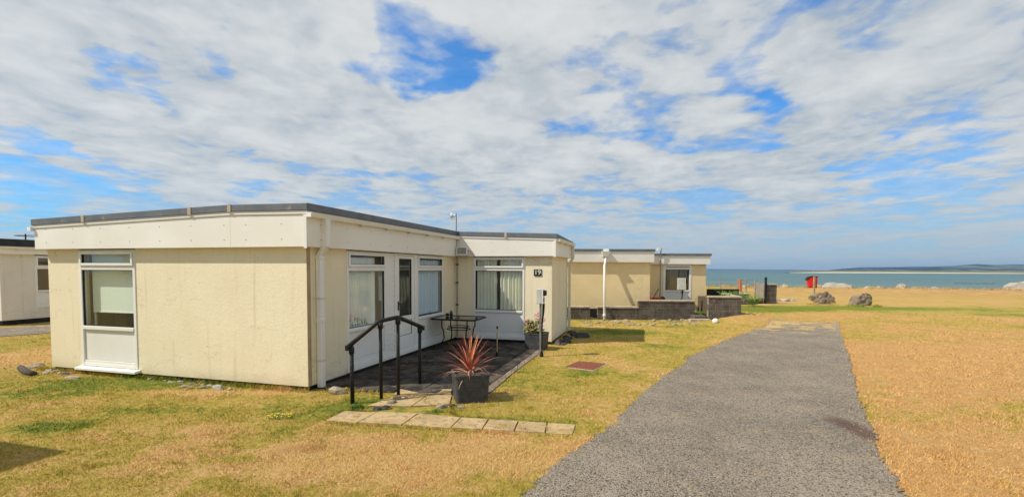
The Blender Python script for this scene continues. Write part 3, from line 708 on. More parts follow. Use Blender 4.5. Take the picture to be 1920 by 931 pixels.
for a, b in zip(Lp, Rp):
    for k in range(NX+1):
        q = a+(b-a)*k/NX; m.v.append(Vector((q.x, q.y, gz(q.x, q.y)+.012)))
for j in range(len(Lp)-1):
    for k in range(NX): m.f.append((j*(NX+1)+k, j*(NX+1)+k+1, (j+1)*(NX+1)+k+1, (j+1)*(NX+1)+k))
struct(m.build('road', 'tarmac'))
road_poly = [(q.x, q.y) for q in Lp] + [(q.x, q.y) for q in reversed(Rp)]
# gravel lane at far left
m = MB(); ga = [G(-320, 625), G(0, 615.5), G(60, 611), G(92, 609), G(200, 602)]; gb = [G(-320, 655), G(0, 631), G(60, 627), G(95, 624), G(200, 614)]
for a, b in zip(interp_poly(gb, 8), interp_poly(ga, 8)):
    for k in range(3): q = a+(b-a)*k/2; m.v.append(Vector((q.x, q.y, gz(q.x, q.y)+.012)))
nn = len(m.v)//3
for j in range(nn-1):
    for k in range(2): m.f.append((j*3+k, j*3+k+1, (j+1)*3+k+1, (j+1)*3+k))
struct(m.build('lane', 'tarmac'))
lane_poly = [(q.x, q.y) for q in interp_poly(ga, 2)] + [(q.x, q.y) for q in reversed(interp_poly(gb, 2))]

# patio of worn slabs
pat = [Vector(Nn)+Vector((.02, .30)), Vector(I), WNG(WNG.len-.15, 0, 0).to_2d(), G(1021, 656).to_2d(), G(962, 700).to_2d(), G(918, 738).to_2d(), G(846, 741).to_2d(), G(700, 735).to_2d(), G(612, 732).to_2d()]
def pip(x, y, poly):
    c = False; n = len(poly)
    for i in range(n):
        (x0, y0), (x1, y1) = poly[i-1][:2], poly[i][:2]
        if (y0 > y) != (y1 > y) and x < (x1-x0)*(y-y0)/(y1-y0)+x0: c = not c
    return c
m = MB(); m.v += [Vector((q.x, q.y, .008)) for q in pat]; m.f.append(tuple(range(len(pat)))); struct(m.build('patio_bed', 'joint'))
def clip_poly(poly, clip):      # Sutherland-Hodgman, clip is convex-ish and counter-clockwise
    out = poly
    for i in range(len(clip)):
        a, b = clip[i-1], clip[i]; inp = out; out = []
        side = lambda p: (b[0]-a[0])*(p[1]-a[1])-(b[1]-a[1])*(p[0]-a[0])
        for j in range(len(inp)):
            p, q = inp[j-1], inp[j]; sp_, sq = side(p), side(q)
            if (sp_ >= 0) != (sq >= 0):
                t = sp_/(sp_-sq); out.append((p[0]+(q[0]-p[0])*t, p[1]+(q[1]-p[1])*t))
            if sq >= 0: out.append(q)
        if not out: return []
    return out
def slab(mb, poly, z0, z1, ins=.006):
    n = len(poly)
    if n < 3: return
    A = abs(sum(poly[i-1][0]*poly[i][1]-poly[i][0]*poly[i-1][1] for i in range(n)))/2
    if A < .01: return
    cx = sum(p[0] for p in poly)/n; cy_ = sum(p[1] for p in poly)/n
    tl = Vector((random.uniform(-1, 1), random.uniform(-1, 1)))*.007
    zz = lambda x, y: z1 + (x-cx)*tl.x + (y-cy_)*tl.y
    lo = [Vector((x, y, z0)) for x, y in poly]; hi = [Vector((cx+(x-cx)*(1-ins*2), cy_+(y-cy_)*(1-ins*2), zz(x, y))) for x, y in poly]
    mb.add(lo+hi, [tuple(range(n-1, -1, -1)), tuple(range(n, 2*n))]+[(i, (i+1) % n, n+(i+1) % n, n+i) for i in range(n)])
# clip region split along the edge strip
pc = [(q.x, q.y) for q in pat]
main_clip = [pc[0], pc[8], pc[7], pc[6], G(905, 738).to_2d()[:], G(985, 672).to_2d()[:], WNG(WNG.len*.86, 0, 0).to_2d()[:], pc[1]]
B2 = Vector((.281, .96)); A2 = Vector((.96, -.281))
mp = MB(); ms_ = MB(); o2 = Vector(Nn)
hull = [pc[0], pc[8], pc[7], pc[6], (G(900, 738).x, G(900, 738).y), (G(1008, 657).x, G(1008, 657).y), (W[0]-.12, W[1]+.03), pc[1]]
stripc = [(G(900, 738).x, G(900, 738).y), pc[5], pc[4], pc[3], (G(1008, 657).x, G(1008, 657).y)]
for i in range(-2, 9):
    for j in range(-2, 12):
        s, t = i*.62+(.31 if j % 2 else 0), j*.62
        qs = [o2+A2*(s+.008)+B2*(t+.008), o2+A2*(s+.612)+B2*(t+.008), o2+A2*(s+.612)+B2*(t+.612), o2+A2*(s+.008)+B2*(t+.612)]
        c = clip_poly([(q.x, q.y) for q in qs], hull)
        if c: slab(mp, c, -.05, .018+random.uniform(-.004, .006))
struct(mp.build('patio', 'patio'))
for k in range(9):
    a, b = Vector(stripc[0]), Vector(stripc[4]); c_, d2 = Vector(pc[5]), Vector(pc[3])
    f_a, f_b = k/9+.004, (k+1)/9-.004
    def edge(fk):
        q0 = a+(b-a)*fk
        # right border follows points 5,4,3
        q1 = (Vector(pc[5])+(Vector(pc[4])-Vector(pc[5]))*(fk*2) if fk < .5 else Vector(pc[4])+(Vector(pc[3])-Vector(pc[4]))*(fk*2-1))
        return q0, q1
    (x0, y0), (x1, y1) = edge(f_a), edge(f_b)
    slab(ms_, [(x0.x, x0.y), (y0.x, y0.y), (y1.x, y1.y), (x1.x, x1.y)], -.05, .02+random.uniform(-.003, .004))
struct(ms_.build('patio_sunlit_edge', 'strip'))
# sandy slabs leading down to the drive
def gp(*a): return [(G(u, v).x, G(u, v).y) for u, v in a]
slabs = [gp((752, 741), (690, 762), (770, 762), (800, 742)), gp((804, 742), (774, 762), (842, 759), (846, 743)), gp((752, 731), (738, 741), (844, 740), (846, 731)),
         gp((745, 757), (700, 773), (788, 776), (836, 759)),
         gp((645, 772), (612, 789), (668, 793), (706, 774)), gp((710, 774), (673, 793), (752, 797), (782, 777)), gp((786, 777), (757, 797), (842, 803), (862, 784)),
         gp((866, 785), (847, 803), (902, 806), (914, 788)), gp((918, 788), (906, 806), (962, 809), (970, 791)), gp((974, 791), (966, 809), (1020, 812), (1024, 794)), gp((1028, 794), (1024, 812), (1072, 815), (1078, 797))]
m = MB()
for s in slabs[2:3]+slabs[0:2]+slabs[4:]: slab(m, [(sum(p[0] for p in s)/4+(x_-sum(p[0] for p in s)/4)*1.025, sum(p[1] for p in s)/4+(y_-sum(p[1] for p in s)/4)*1.05) for x_, y_ in s[::-1]], -.04, .016+random.uniform(-.004, .004), .003)
m.box((0, 0, 0), (0, 0, 0)) if False else None
struct(m.build('path', 'slab'))
slab_polys = slabs + [[(q.x, q.y) for q in pat]]

# land sheet: fine near the camera, coarse to the shore
xs = sorted(set([round(-140+4*i, 3) for i in range(31)] + [round(-20+.5*i, 3) for i in range(141)] + [52+4*i for i in range(40)] + [5.25+.5*i for i in range(11)]))
ys = sorted(set([-60+6*i for i in range(10)] + [round(-4+.5*i, 3) for i in range(141)] + [67+3*i for i in range(12)] + [14.25+.5*i for i in range(6)]))
m = MB()
for y in ys:
    for x in xs:
        yy = y
        m.v.append(Vector((x, yy, gz(x, yy))))
nx = len(xs)
for j in range(len(ys)-1):
    for i in range(nx-1): m.f.append((j*nx+i, j*nx+i+1, (j+1)*nx+i+1, (j+1)*nx+i))
struct(m.build('ground', 'turf', smooth=True))

# ------------------------------------------------------------------ grass blades (uncountable)
foot = [(-8.1, 7.9), (-2.9, 6.6), (-1.4, 11.5), (.95, 10.9), (1.6, 13.2), (-5.9, 15.2)]
def in_any(x, y):
    return pip(x, y, road_poly) or pip(x, y, foot) or any(pip(x, y, p) for p in slab_polys) or (x < -12 and pip(x, y, lane_poly)) or (x > 1.8 and x < 8.9 and y > 16.3 and y < 25)
NBL = 900000
r_ = np.exp(rng.uniform(math.log(1.7), math.log(26), NBL)); th_ = rng.uniform(R_(-56), R_(56), NBL)
X = r_*np.sin(th_); Y = r_*np.cos(th_)
# vectorised point in polygon
def vpip(X, Y, poly):
    c = np.zeros(len(X), bool); n = len(poly)
    for i in range(n):
        x0, y0 = poly[i-1][0], poly[i-1][1]; x1, y1 = poly[i][0], poly[i][1]
        if y0 == y1: continue
        k = ((y0 > Y) != (y1 > Y)) & (X < (x1-x0)*(Y-y0)/(y1-y0)+x0); c ^= k
    return c
bad = vpip(X, Y, foot) | vpip(X, Y, lane_poly) | ((X > 1.8) & (X < 8.6) & (Y > 16.4) & (Y < 25))
jit = np.where(rng.random(NBL) < .3, .15, .05)
rd = vpip(X+rng.normal(0, 1, NBL)*jit, Y+rng.normal(0, 1, NBL)*jit*1.3, road_poly)
nzr = np.array([mnoise.noise(Vector((a*1.3, b*1.1, 4))) for a, b in zip(X, Y)])
rd &= ~((Y > 11.5) & (nzr > .55-(Y-11.5)*.09) & (rng.random(NBL) < .75))
bad |= rd
nsl = np.array([mnoise.noise(Vector((a*4.5, b*4.5, 8))) for a, b in zip(X, Y)])
over = (nsl > .22) & (rng.random(NBL) < .6)
for p in slab_polys[:-1]: bad |= vpip(X, Y, p) & ~over
for p in slab_polys[-1:]: bad |= vpip(X+rng.normal(0, .012, NBL), Y+rng.normal(0, .012, NBL), p)
hp = np.array([[h3p.x, h3p.y]]); bad |= (X < h3p.x+2) & (Y > h3p.y+ (X-h3p.x)*3.38) & (X > -30) & (Y > 12.5) & (X < -12)
X, Y, r_ = X[~bad], Y[~bad], r_[~bad]; n = len(X)
Z = np.array([gz(a, b) for a, b in zip(X, Y)])
for p in slab_polys[:-1]: Z = np.where(vpip(X, Y, p), .022, Z)
clump = np.array([mnoise.noise(Vector((a*3.1, b*3.1, .5))) for a, b in zip(X, Y)])
hgt = rng.uniform(.010, .026, n)*(1+.8*clump); wid = (.0009+.00034*r_)*rng.uniform(.7, 1.3, n)
az = rng.uniform(0, 2*PI, n); lean = rng.uniform(.2, 1.5, n)*hgt*1.1; fa = rng.uniform(0, 2*PI, n)
P0 = np.stack([X-np.cos(fa)*wid, Y-np.sin(fa)*wid, Z-.003], 1); P1 = np.stack([X+np.cos(fa)*wid, Y+np.sin(fa)*wid, Z-.003], 1)
P2 = np.stack([X+np.cos(az)*lean, Y+np.sin(az)*lean, Z+hgt], 1)
V = np.stack([P0, P1, P2], 1).reshape(-1, 3).astype(np.float32)
me = bpy.data.meshes.new('grass'); me.vertices.add(3*n); me.vertices.foreach_set('co', V.ravel())
me.loops.add(3*n); me.loops.foreach_set('vertex_index', np.arange(3*n, dtype=np.int32))
me.polygons.add(n); me.polygons.foreach_set('loop_start', np.arange(0, 3*n, 3, dtype=np.int32)); me.update(calc_edges=True)
me.materials.append(M['blades']); go = bpy.data.objects.new('grass', me); COL.objects.link(go); struct(go, 'stuff')
tag(go, 'short sun scorched lawn grass around the bungalows and drive', 'grass')

# longer untrimmed grass against walls, paving and stones
eb = []
def edge_grass(pts, n, h, spread):
    segs = [(Vector(a), Vector(b)) for a, b in zip(pts, pts[1:])]; L_ = [ (b-a).length for a, b in segs]; tot = sum(L_)
    for _ in range(n):
        r = random.random()*tot; i = 0
        while r > L_[i] and i < len(L_)-1: r -= L_[i]; i += 1
        a, b = segs[i]; d = (b-a)/L_[i]; q = a+d*r; nn_ = Vector((d.y, -d.x))
        if mnoise.noise(Vector((q.x*2.7, q.y*2.7, 7))) < random.uniform(-.45, .25): continue
        q = q+nn_*abs(random.gauss(0, spread)); hh = h*random.uniform(.35, 1.1)
        eb.append((q.x, q.y, hh))
o8 = offset(wp, .0)
edge_grass([(o8[0].x-.3, o8[0].y+.1), tuple(o8[0]), tuple(o8[1])], 5200, .085, .05)
edge_grass([tuple(o8[3]), tuple(o8[4])], 500, .08, .06)
edge_grass([tuple(q) for q in (G(612, 731).to_2d(), G(700, 736).to_2d(), G(742, 741).to_2d())], 700, .07, .05)
edge_grass([tuple(G(u, v).to_2d()) for u, v in ((905, 758), (962, 702), (1021, 657))], 900, .045, .04)
edge_grass([tuple(G(u, v).to_2d()) for u, v in ((612, 791), (670, 795), (755, 799), (845, 805), (960, 811), (1075, 817))], 2200, .04, .035)
edge_grass([tuple(G(u, v).to_2d()) for u, v in ((1078, 796), (1020, 793), (915, 787), (860, 783), (838, 772), (850, 762))], 1800, .045, .035)
edge_grass([tuple(G(u, v).to_2d()) for u, v in ((700, 773), (648, 770), (611, 788))], 700, .045, .03)
edge_grass([(q.x, q.y) for q in reversed(Lp)], 5200, .04, .05)
edge_grass([(q.x, q.y) for q in Rp], 5200, .04, .05)
for _ in range(420):
    rr = math.exp(random.uniform(math.log(2.0), math.log(20))); th = random.uniform(R_(-50), R_(50)); tx, ty = rr*math.sin(th), rr*math.cos(th)
    if in_any(tx, ty): continue
    for _k in range(random.randint(10, 34)):
        eb.append((tx+random.gauss(0, .035), ty+random.gauss(0, .035), random.uniform(.025, .06)))
for cu_, cv_, cr_ in ((1545, 571, .6), (1625, 574, .65)):
    cq = G(cu_, cv_); edge_grass([(cq.x+cr_*math.cos(a), cq.y+.3+cr_*.8*math.sin(a)) for a in np.linspace(PI, 2*PI, 9)], 800, .12, .12)
edge_grass([(x, crest(x)-.4) for x in np.linspace(75, 10, 12)], 9000, .30, .9)
edge_grass([(x, crest(x)-2.5) for x in np.linspace(75, 10, 12)], 5000, .14, 1.5)
mb = MB()
vs_ = []; fs_ = []
for (x, y, hh) in eb:
    z = gz(x, y); a = random.uniform(0, 2*PI); w_ = .0022+.0003*y; le = random.uniform(.1, .9)*hh; i = len(vs_)
    vs_ += [Vector((x-math.cos(a)*w_, y-math.sin(a)*w_, z-.004)), Vector((x+math.cos(a)*w_, y+math.sin(a)*w_, z-.004)), Vector((x+math.cos(a+1)*le, y+math.sin(a+1)*le, z+hh))]; fs_.append((i, i+1, i+2))
mb.v = vs_; mb.f = fs_
o = mb.build('edge_grass', 'blades'); struct(o, 'stuff'); tag(o, 'longer untrimmed grass along the walls, slabs and drive edges', 'grass')
# loose grit on the drive
mb = MB(); kk = len(Lp)-1
for _ in range(7000):
    i = min(kk-1, int(kk*random.random()**.55*.999)); t_ = random.random()
    e = random.choice((abs(random.gauss(0, .035)), 1-abs(random.gauss(0, .035)), random.random()))
    q = Lp[i]+(Lp[i+1]-Lp[i])*t_; q2 = Rp[i]+(Rp[i+1]-Rp[i])*t_; q = q+(q2-q)*e
    if q.y < 1.4: continue
    sz = random.uniform(.0025, .0065)*(1+q.y*.05); z = gz(q.x, q.y)+.013; a = random.uniform(0, 6)
    mb.add([(q.x+sz*math.cos(a), q.y+sz*math.sin(a), z), (q.x+sz*math.cos(a+2.1), q.y+sz*math.sin(a+2.1), z), (q.x+sz*math.cos(a+4.2), q.y+sz*math.sin(a+4.2), z), (q.x, q.y, z+sz*1.1)], [(0, 1, 3), (1, 2, 3), (2, 0, 3)])
M['grit'] = leafmat('loose_grit', [(0, (.07, .06, .05)), (1, (.48, .42, .33)), (.4, (.20, .17, .14)), (.75, (.34, .27, .19))])
o = mb.build('grit', 'grit'); struct(o, 'stuff'); tag(o, 'loose grit and small chippings lying on the tarmac drive', 'grit')

def tuft(u, v, n, h, r, mat, label, name='grass_tuft', group=None, cat='grass tuft'):
    c = G(u, v); c.z = gz(c.x, c.y); mb = MB()
    for _ in range(n):
        a = random.uniform(0, 2*PI); rr = r*math.sqrt(random.random()); b = c+Vector((math.cos(a)*rr, math.sin(a)*rr*.6, -.005))
        d = Vector((random.gauss(0, .5), random.gauss(0, .5), 1)).normalized()*h*random.uniform(.5, 1.1); s = Vector((math.cos(a*3), math.sin(a*3), 0))*.0045
        mid = b+d*.6; tipp = b+d+Vector((d.x*.5, d.y*.5, -abs(d.x)*.4))
        mb.add([b-s, b+s, mid+s*.7, mid-s*.7, tipp], [(0, 1, 2, 3), (3, 2, 4)])
    o = mb.build(name, mat); tag(o, label, cat, group); return recentre(o)
M['green'] = simple('fresh_green_leaf', (.10, .20, .022), (.06, .13, .015), 20, .6)
M['green2'] = simple('yellow_green_leaf', (.17, .24, .03), (.11, .16, .02), 20, .6)
M['yellowfl'] = simple('yellow_petal', (.75, .55, .02), None, 9, .6)
M['pinkfl'] = simple('pink_petal', (.78, .16, .32), (.80, .34, .45), 25, .6)
for (u, v, n_, h_, rr, lb) in ((672, 765, 130, .09, .09, 'fresh green tuft at the foot of the nearest handrail post'), (902, 805, 60, .04, .06, 'green weed growing in the middle of the lower slabs'),
        (822, 772, 70, .05, .08, 'green weed beside the stones left of the plant pot'), (1630, 817, 50, .03, .07, 'small green weed beside the damp patch on the drive edge'),
        (1657, 858, 40, .03, .06, 'small green weed lowest on the right edge of the drive'), (983, 806, 50, .04, .05, 'straggly weed toward the right end of the lower slabs'),
        (1018, 806, 50, .035, .06, 'straggly weed between the last two lower slabs'), (975, 698, 50, .05, .08, 'small weed on the patio edge below the meter post'),
        (85, 800, 150, .035, .25, 'flat patch of dark green weeds on the left lawn'), (1506, 636, 40, .04, .12, 'small green weed at the far end of the drive')):
    tuft(u, v, n_, h_, rr, 'green', lb, 'weed', cat='weed')
for (u, v, lb, nn_, sp_) in ((528, 783, 'patch of yellow flowers on the lawn in front of the house', 26, .16), (642, 733, 'yellow flowers growing around the pale stone at the house corner', 12, .10)):
    c = G(u, v); t = thing('yellow_flowers', lb, 'flowers', tuple(c)); mb = MB(); st = MB()
    for _ in range(nn_):
        q = c+Vector((random.uniform(-1, 1)*sp_, random.uniform(-1, 1)*sp_*.5, random.uniform(.03, .06)))
        mb.add([q+Vector((.011*math.cos(a), .011*math.sin(a), random.uniform(-.004, .004))) for a in np.linspace(0, 2*PI, 7)[:-1]]+[q+Vector((0, 0, .006))], [(i, (i+1) % 6, 6) for i in range(6)])
        st.tube([Vector((q.x, q.y, -.01)), q], .002, 4)
    for _ in range(nn_*4):
        q = c+Vector((random.uniform(-1, 1)*sp_, random.uniform(-1, 1)*sp_*.5, 0)); d = Vector((random.gauss(0, .03), random.gauss(0, .03), .035))
        st.add([q, q+Vector((.008, 0, 0)), q+d], [(0, 1, 2)])
    mb.build('flower_head', 'yellowfl', t)['kind'] = 'stuff'; st.build('stem', 'green2', t)['kind'] = 'stuff'

# ------------------------------------------------------------------ stones
def rock_mesh(sx, sy, sz, seed, sub=3, rough=.35, cut=5):
    bm = bmesh.new(); bmesh.ops.create_icosphere(bm, subdivisions=sub, radius=1); rr = random.Random(seed)
    planes = [(Vector((rr.gauss(0, 1), rr.gauss(0, 1), rr.gauss(.3, .8))).normalized(), rr.uniform(.5, .85)) for _ in range(cut)]
    for v in bm.verts:
        q = v.co.copy()
        for nrm, d in planes:
            e = q.dot(nrm)-d
            if e > 0: q -= nrm*e*.9
        q *= 1 + rough*.5*mnoise.noise(q*1.4+Vector((seed, 0, 0))) + rough*.28*mnoise.noise(q*4+Vector((0, seed, 0)))
        v.co = Vector((q.x*sx, q.y*sy, max(q.z, -.35)*sz))
    me = bpy.data.meshes.new('rock'); bm.to_mesh(me); bm.free(); return me
def rock(loc, s, seed, mat, label, name='stone', group=None, cat='stone', sub=3, rot=0, cut=6, rough=.35):
    me = rock_mesh(*s, seed, sub, rough, cut); me.materials.append(M[mat]); o = bpy.data.objects.new(name, me); COL.objects.link(o)
    o.location = (loc[0], loc[1], loc[2]+s[2]*.28); o.rotation_euler.z = rot; return tag(o, label, cat, group)
g1_ = G(1545, 570); rock((g1_.x+.2, g1_.y+.4, gz(g1_.x, g1_.y)), (.62, .42, .56), 3, 'boulder', 'rugged brown boulder standing right beside the lifebuoy post', 'boulder', None, 'boulder', 4, .1, 9, .8)
g2_ = G(1625, 573); rock((g2_.x-.1, g2_.y+.4, gz(g2_.x, g2_.y)), (.66, .45, .55), 9, 'boulder', 'rugged brown boulder alone on a green patch at right', 'boulder', None, 'boulder', 4, -.1, 8, .8)
for (u, v, w, h_, mt, lb) in ((632, 737, .15, .085, 'stone', 'pale flat stone under the downpipe at the house corner'),
        (722, 766, .10, .04, 'darkstone', 'dark stone lying left in the row at the foot of the slabs'), (735, 757, .08, .05, 'stone', 'grey stone behind the second handrail post'),
        (744, 750, .08, .05, 'stone', 'grey stone beside the third handrail post'), (705, 768, .07, .04, 'darkstone', 'small dark stone nearest the first handrail post'),
        (760, 748, .05, .03, 'stone', 'small grey stone on the joint beside the third handrail post'),
        (830, 764, .09, .045, 'stone', 'grey stone left of the plant pot'), (850, 763, .06, .04, 'darkstone', 'dark stone close under the plant pot'), (864, 764, .06, .035, 'stone', 'pale stone directly under the plant pot'),
        (68, 688, .16, .07, 'stone', 'grey flat stone left of the house corner'), (121, 702, .08, .05, 'limestone', 'whitish stone at the left corner plinth'),
        (137, 708, .14, .03, 'stone', 'long flat stone under the front window sill'), (345, 725, .08, .03, 'stone', 'thin stone along the front plinth'), (382, 727, .07, .03, 'stone', 'small flat stone along the front plinth'),
        (409, 729, .10, .06, 'limestone', 'largest pale stone along the front plinth'), (105, 697, .07, .04, 'stone', 'rounded stone in the left corner heap'), (93, 696, .08, .045, 'stone', 'stone at the left end of the corner heap'), (84, 700, .06, .03, 'stone', 'small stone in front of the corner heap'),
        (360, 726, .05, .025, 'stone', 'small brown stone beside the plinth'), (430, 730, .05, .03, 'stone', 'small stone right of the largest plinth stone'), (1110, 598, .10, .08, 'limestone', 'pale stone at the foot of the block pier'),):
    q = G(u, v); rock((q.x, q.y, 0), (w, w*.6, h_), hash_ := int(u*7+v) % 97, mt, lb, 'stone', None, 'stone', 2, random.uniform(-.3, .3))
for k in range(34):
    s_ = FRT.px(random.choice((random.uniform(98, 145), random.uniform(280, 450), random.uniform(330, 440))), 715)[0]; q = FRT(s_, random.uniform(.04, .16), 0); sc = random.uniform(.02, .055)
    rock((q.x, q.y, 0), (sc, sc*.8, sc*.5), 700+k, 'stone', 'small stone among the chippings along the front plinth', 'stone', 'small stones along the front plinth', 'stone', 2, k)
# dark kerb piece
kb = MB(); ps = [G(u, v) for u, v in ((39, 692), (45, 697), (52, 701), (64, 704))]; kb.tube([q+Vector((0, 0, .03)) for q in ps], [.05, .055, .055, .045], 8)
recentre(tag(kb.build('edging_stone', 'darkstone', smooth=True), 'dark curved edging stone at the far left of the lawn', 'edging stone'))
# heap along the wing's end wall
for k in range(26):
    s = random.uniform(.0, 2.2); t = random.uniform(.12, .38); q = WSD(s, t, 0); sc = random.uniform(.05, .12)
    rock((q.x, q.y, 0), (sc, sc*.8, sc*.7), 40+k, 'darkstone', 'dark stone in the heap along the wing end wall', 'stone', 'dark stones heaped along the wing end wall', 'stone', 2, k)
q = G(1090, 632); rock((q.x, q.y, 0), (.26, .2, .11), 77, 'darkstone', 'largest dark stone lying past the wing downpipe', 'stone', None, 'stone', 3)
# rubble along the low block walls
for k in range(60):
    u = random.uniform(1085, 1310); v = 603+random.uniform(-3, 7)+(2 if u < 1150 else 0); q = G(u, v); sc = random.uniform(.04, .14)
    rock((q.x, q.y, 0), (sc, sc*.7, sc*.45), 100+k, 'rubble', 'sandy stone in the rubble in front of the low block wall', 'stone', 'rubble stones in front of the low block wall', 'stone', 2, k)
for k in range(26):
    u = random.uniform(1352, 1430); v = 592+random.uniform(-3, 7); q = G(u, v); sc = random.uniform(.08, .24)
    rock((q.x, q.y, 0), (sc, sc*.7, sc*.4), 200+k, 'rubble', 'earthy stone in the mound beside the raised block bed', 'stone', 'earthy stones in the mound by the raised block bed', 'stone', 2, k)
for k, (u, v) in enumerate(((1458, 563), (1472, 564), (1484, 563), (1449, 566))):
    q = G(u, v); rock((q.x, q.y, gz(q.x, q.y)), (.28, .2, .14), 300+k, 'stone', 'low stone beside the block pier on the grass', 'stone', 'low stones beside the free standing block pier')
# rock armour of the shore
named = [((1545, 1590), 530, 5, 'big pale rock just right of the lifebuoy post'), ]
def shore(u, vtop, wpx, lb, grp=None, seed=0, hh=None, mat='limestone', back=1.0):
    d = ray(u, 520); t = 30
    # walk out along the bearing to the crest line
    bx = d.x/d.y; y = 51.5/(1+.25*bx)+back; x = bx*y
    w = wpx/f_px*y/2; ztop = at(u, vtop, y).z
    h_ = hh or max(.35, (ztop-gz(x, y)+.25)/1.05)
    me = rock_mesh(w, w*.7, h_, seed, 3, .5, 8); me.materials.append(M[mat]); o = bpy.data.objects.new('shore_rock', me); COL.objects.link(o)
    zt2 = max(v.co.z for v in me.vertices); o.location = (x, y, ztop-zt2); return tag(o, lb, 'rock', grp)
for i, (u, vt, w, lb) in enumerate(((1566, 529, 62, 'largest pale shore rock just right of the lifebuoy'), (1536, 533, 26, 'pale shore rock partly behind the lifebuoy post'), (1688, 531, 30, 'pinkish pale shore rock at the middle of the shoreline'),
        (1915, 526, 64, 'large whitish shore rock at the right edge of the photo'), (1625, 536, 40, 'low pale shore rock above the lone boulder'), (1655, 536, 40, 'low wide shore rock left of the pinkish rock'), (1760, 537, 46, 'low flat shore rock right of the pinkish rock'),
        (1467, 532, 34, 'pale shore rock right of the block pier'), (1394, 531, 30, 'pale shore rock behind the orange post'), (1362, 532, 26, 'pale shore rock above the wire fence'))):
    shore(u, vt, w, lb, None, 500+i)
u = 1338
k = 0
while u < 2050:
    shore(u+random.uniform(-6, 6), 539.3+random.uniform(-1.8, 2.5) + (u-1338)*.0045, random.uniform(14, 34), 'low pale rock in the line along the shore', 'low pale rocks along the shoreline', 600+k, None, 'limestone' if k % 5 else 'boulder', random.uniform(.8, 2.0))
    u += random.uniform(11, 19); k += 1

# ------------------------------------------------------------------ block walls
def block_wall(name, label, p0, p1, z0, z1, th=.2, coping=True, ch=.225, bl=.45, cat='garden wall', cope_mat='coping'):
    fr = Fr(p0, p1); t = thing(name, label, cat, fr(fr.len/2, -th/2, z0)); m = MB(); core = MB()
    core.box((.006, -th+.006, z0), (fr.len-.006, -.006, z1-.004), fr); core.build('mortar', 'mortar', t)
    z = z1; r = 0
    while z > z0+.02:
        zb = max(z-ch, z0-.05); s = -(bl/2 if r % 2 else 0)
        while s < fr.len:
            a, b = max(0, s+.006), min(fr.len, s+bl-.006)
            if b-a > .03: m.box((a, -th, zb+.006), (b, 0, z-.006), fr)
            s += bl
        z -= ch; r += 1
    m.build('block_courses', 'block', t, bevel=.006)
    if coping:
        c = MB(); s = -.02
        while s < fr.len:
            e = min(s+.6, fr.len+.02)
            c.box((s+.003, -th-.025, z1), (e-.003, .025, z1+.055+random.uniform(-.004, .004)), fr); s += .6
        c.build('coping', cope_mat, t, bevel=.006)
    return t
def gxy(u, v): q = G(u, v); return (q.x, q.y)
Yw = 16.55
zlo = at(1150, 574.5, Yw).z-.045; zhi = at(1250, 562.5, Yw).z-.045
p_a = (ax(1072, Yw), Yw-.0); p_b = (ax(1106, Yw), Yw-.03)
block_wall('garden_wall', 'short low block wall beside the wing downpipe with sandy coping', (ax(1040, Yw), Yw), p_b, -.1, zlo)
block_wall('garden_wall', 'low block wall with stepped right end in front of the yellow cream wall', (ax(1121, Yw), Yw-.02), (ax(1196, Yw), Yw-.06), -.1, zlo)
block_wall('garden_wall', 'taller block wall with coping in front of the far bungalow window', (ax(1196.6, Yw), Yw-.06), (ax(1301, Yw), Yw-.12), -.1, zhi)
rw = MB(); rw.box((ax(1106, Yw+.5), Yw+.42, 0), (ax(1122, Yw+.5), Yw+.46, zlo-.06));  # black sheet added to stand in for the shade in the gap
recentre(tag(rw.build('gap_shade_sheet', 'plinth'), 'black sheet standing in for shade in the gap between the two low block walls', 'shade sheet'))
# raised bed at right of it
q0, q1 = (ax(1329.5, 15.9), 15.9), (ax(1391, 15.75), 15.75)
zb2 = at(1360, 555.5, 15.9).z-.04
block_wall('raised_bed', 'front block wall of the raised bed beside the far bungalow', q0, q1, .0, zb2, cope_mat='coping')
block_wall('raised_bed', 'side block wall of the raised bed running away from the camera', q1, (q1[0]+.75, q1[1]+3.0), .0, zb2, th=.2)
pl_ = MB(); s0_ = Vector((q0[0], q0[1], 0)); pl_.hexa([(q0[0]+.1, q0[1]+.1, .05), (q1[0]-.1, q1[1]+.2, .05), (q1[0]+.4, q1[1]+2.5, .05), (q0[0]+.5, q0[1]+2.5, .05), (q0[0]+.1, q0[1]+.1, zb2-.05), (q1[0]-.1, q1[1]+.2, zb2-.05), (q1[0]+.4, q1[1]+2.5, zb2-.05), (q0[0]+.5, q0[1]+2.5, zb2-.05)])
struct(pl_.build('soil', 'joint'))
db = MB(); q = at(1325, 560, 18.6); q2 = at(1383, 560, 18.6)
db.box((q.x, 18.5, 0), (q2.x, 18.62, at(1350, 541.5, 18.5).z)); recentre(tag(db.build('board_fence', 'plinth'), 'black boarded screen behind the raised bed', 'screen'))
q3 = at(1384, 548, 19.2); q4 = at(1407, 550, 18.9)
block_wall('garden_wall', 'far block wall end with pale flat coping behind the raised bed', (ax(1386, 23.6), 23.6), (ax(1406, 23.5), 23.5), .0, at(1395, 550, 23.5).z-.04, th=2.2)
Yp = 24.5
block_wall('block_pier', 'free standing block pier beside the dark post', (ax(1438, Yp), Yp), (ax(1456.5, Yp), Yp-.02), .0, at(1447, 532.5, Yp).z-.04, th=.35, bl=.54, cat='pier')
m = MB(); q = at(1435, 560, Yp); m.box((q.x-.045, Yp-.05, 0), (q.x+.045, Yp+.05, at(1435, 519.5, Yp).z))
recentre(tag(m.build('fence_post', 'blackmetal', bevel=.01), 'tall dark brown post against the block pier', 'post'))
# low kerb wall to the pier
block_wall('garden_wall', 'very low block kerb running from the far wall end to the dark post', (ax(1407, 23.9), 23.9), (ax(1432, 24.7), 24.7), .0, .30, th=.15, coping=False)
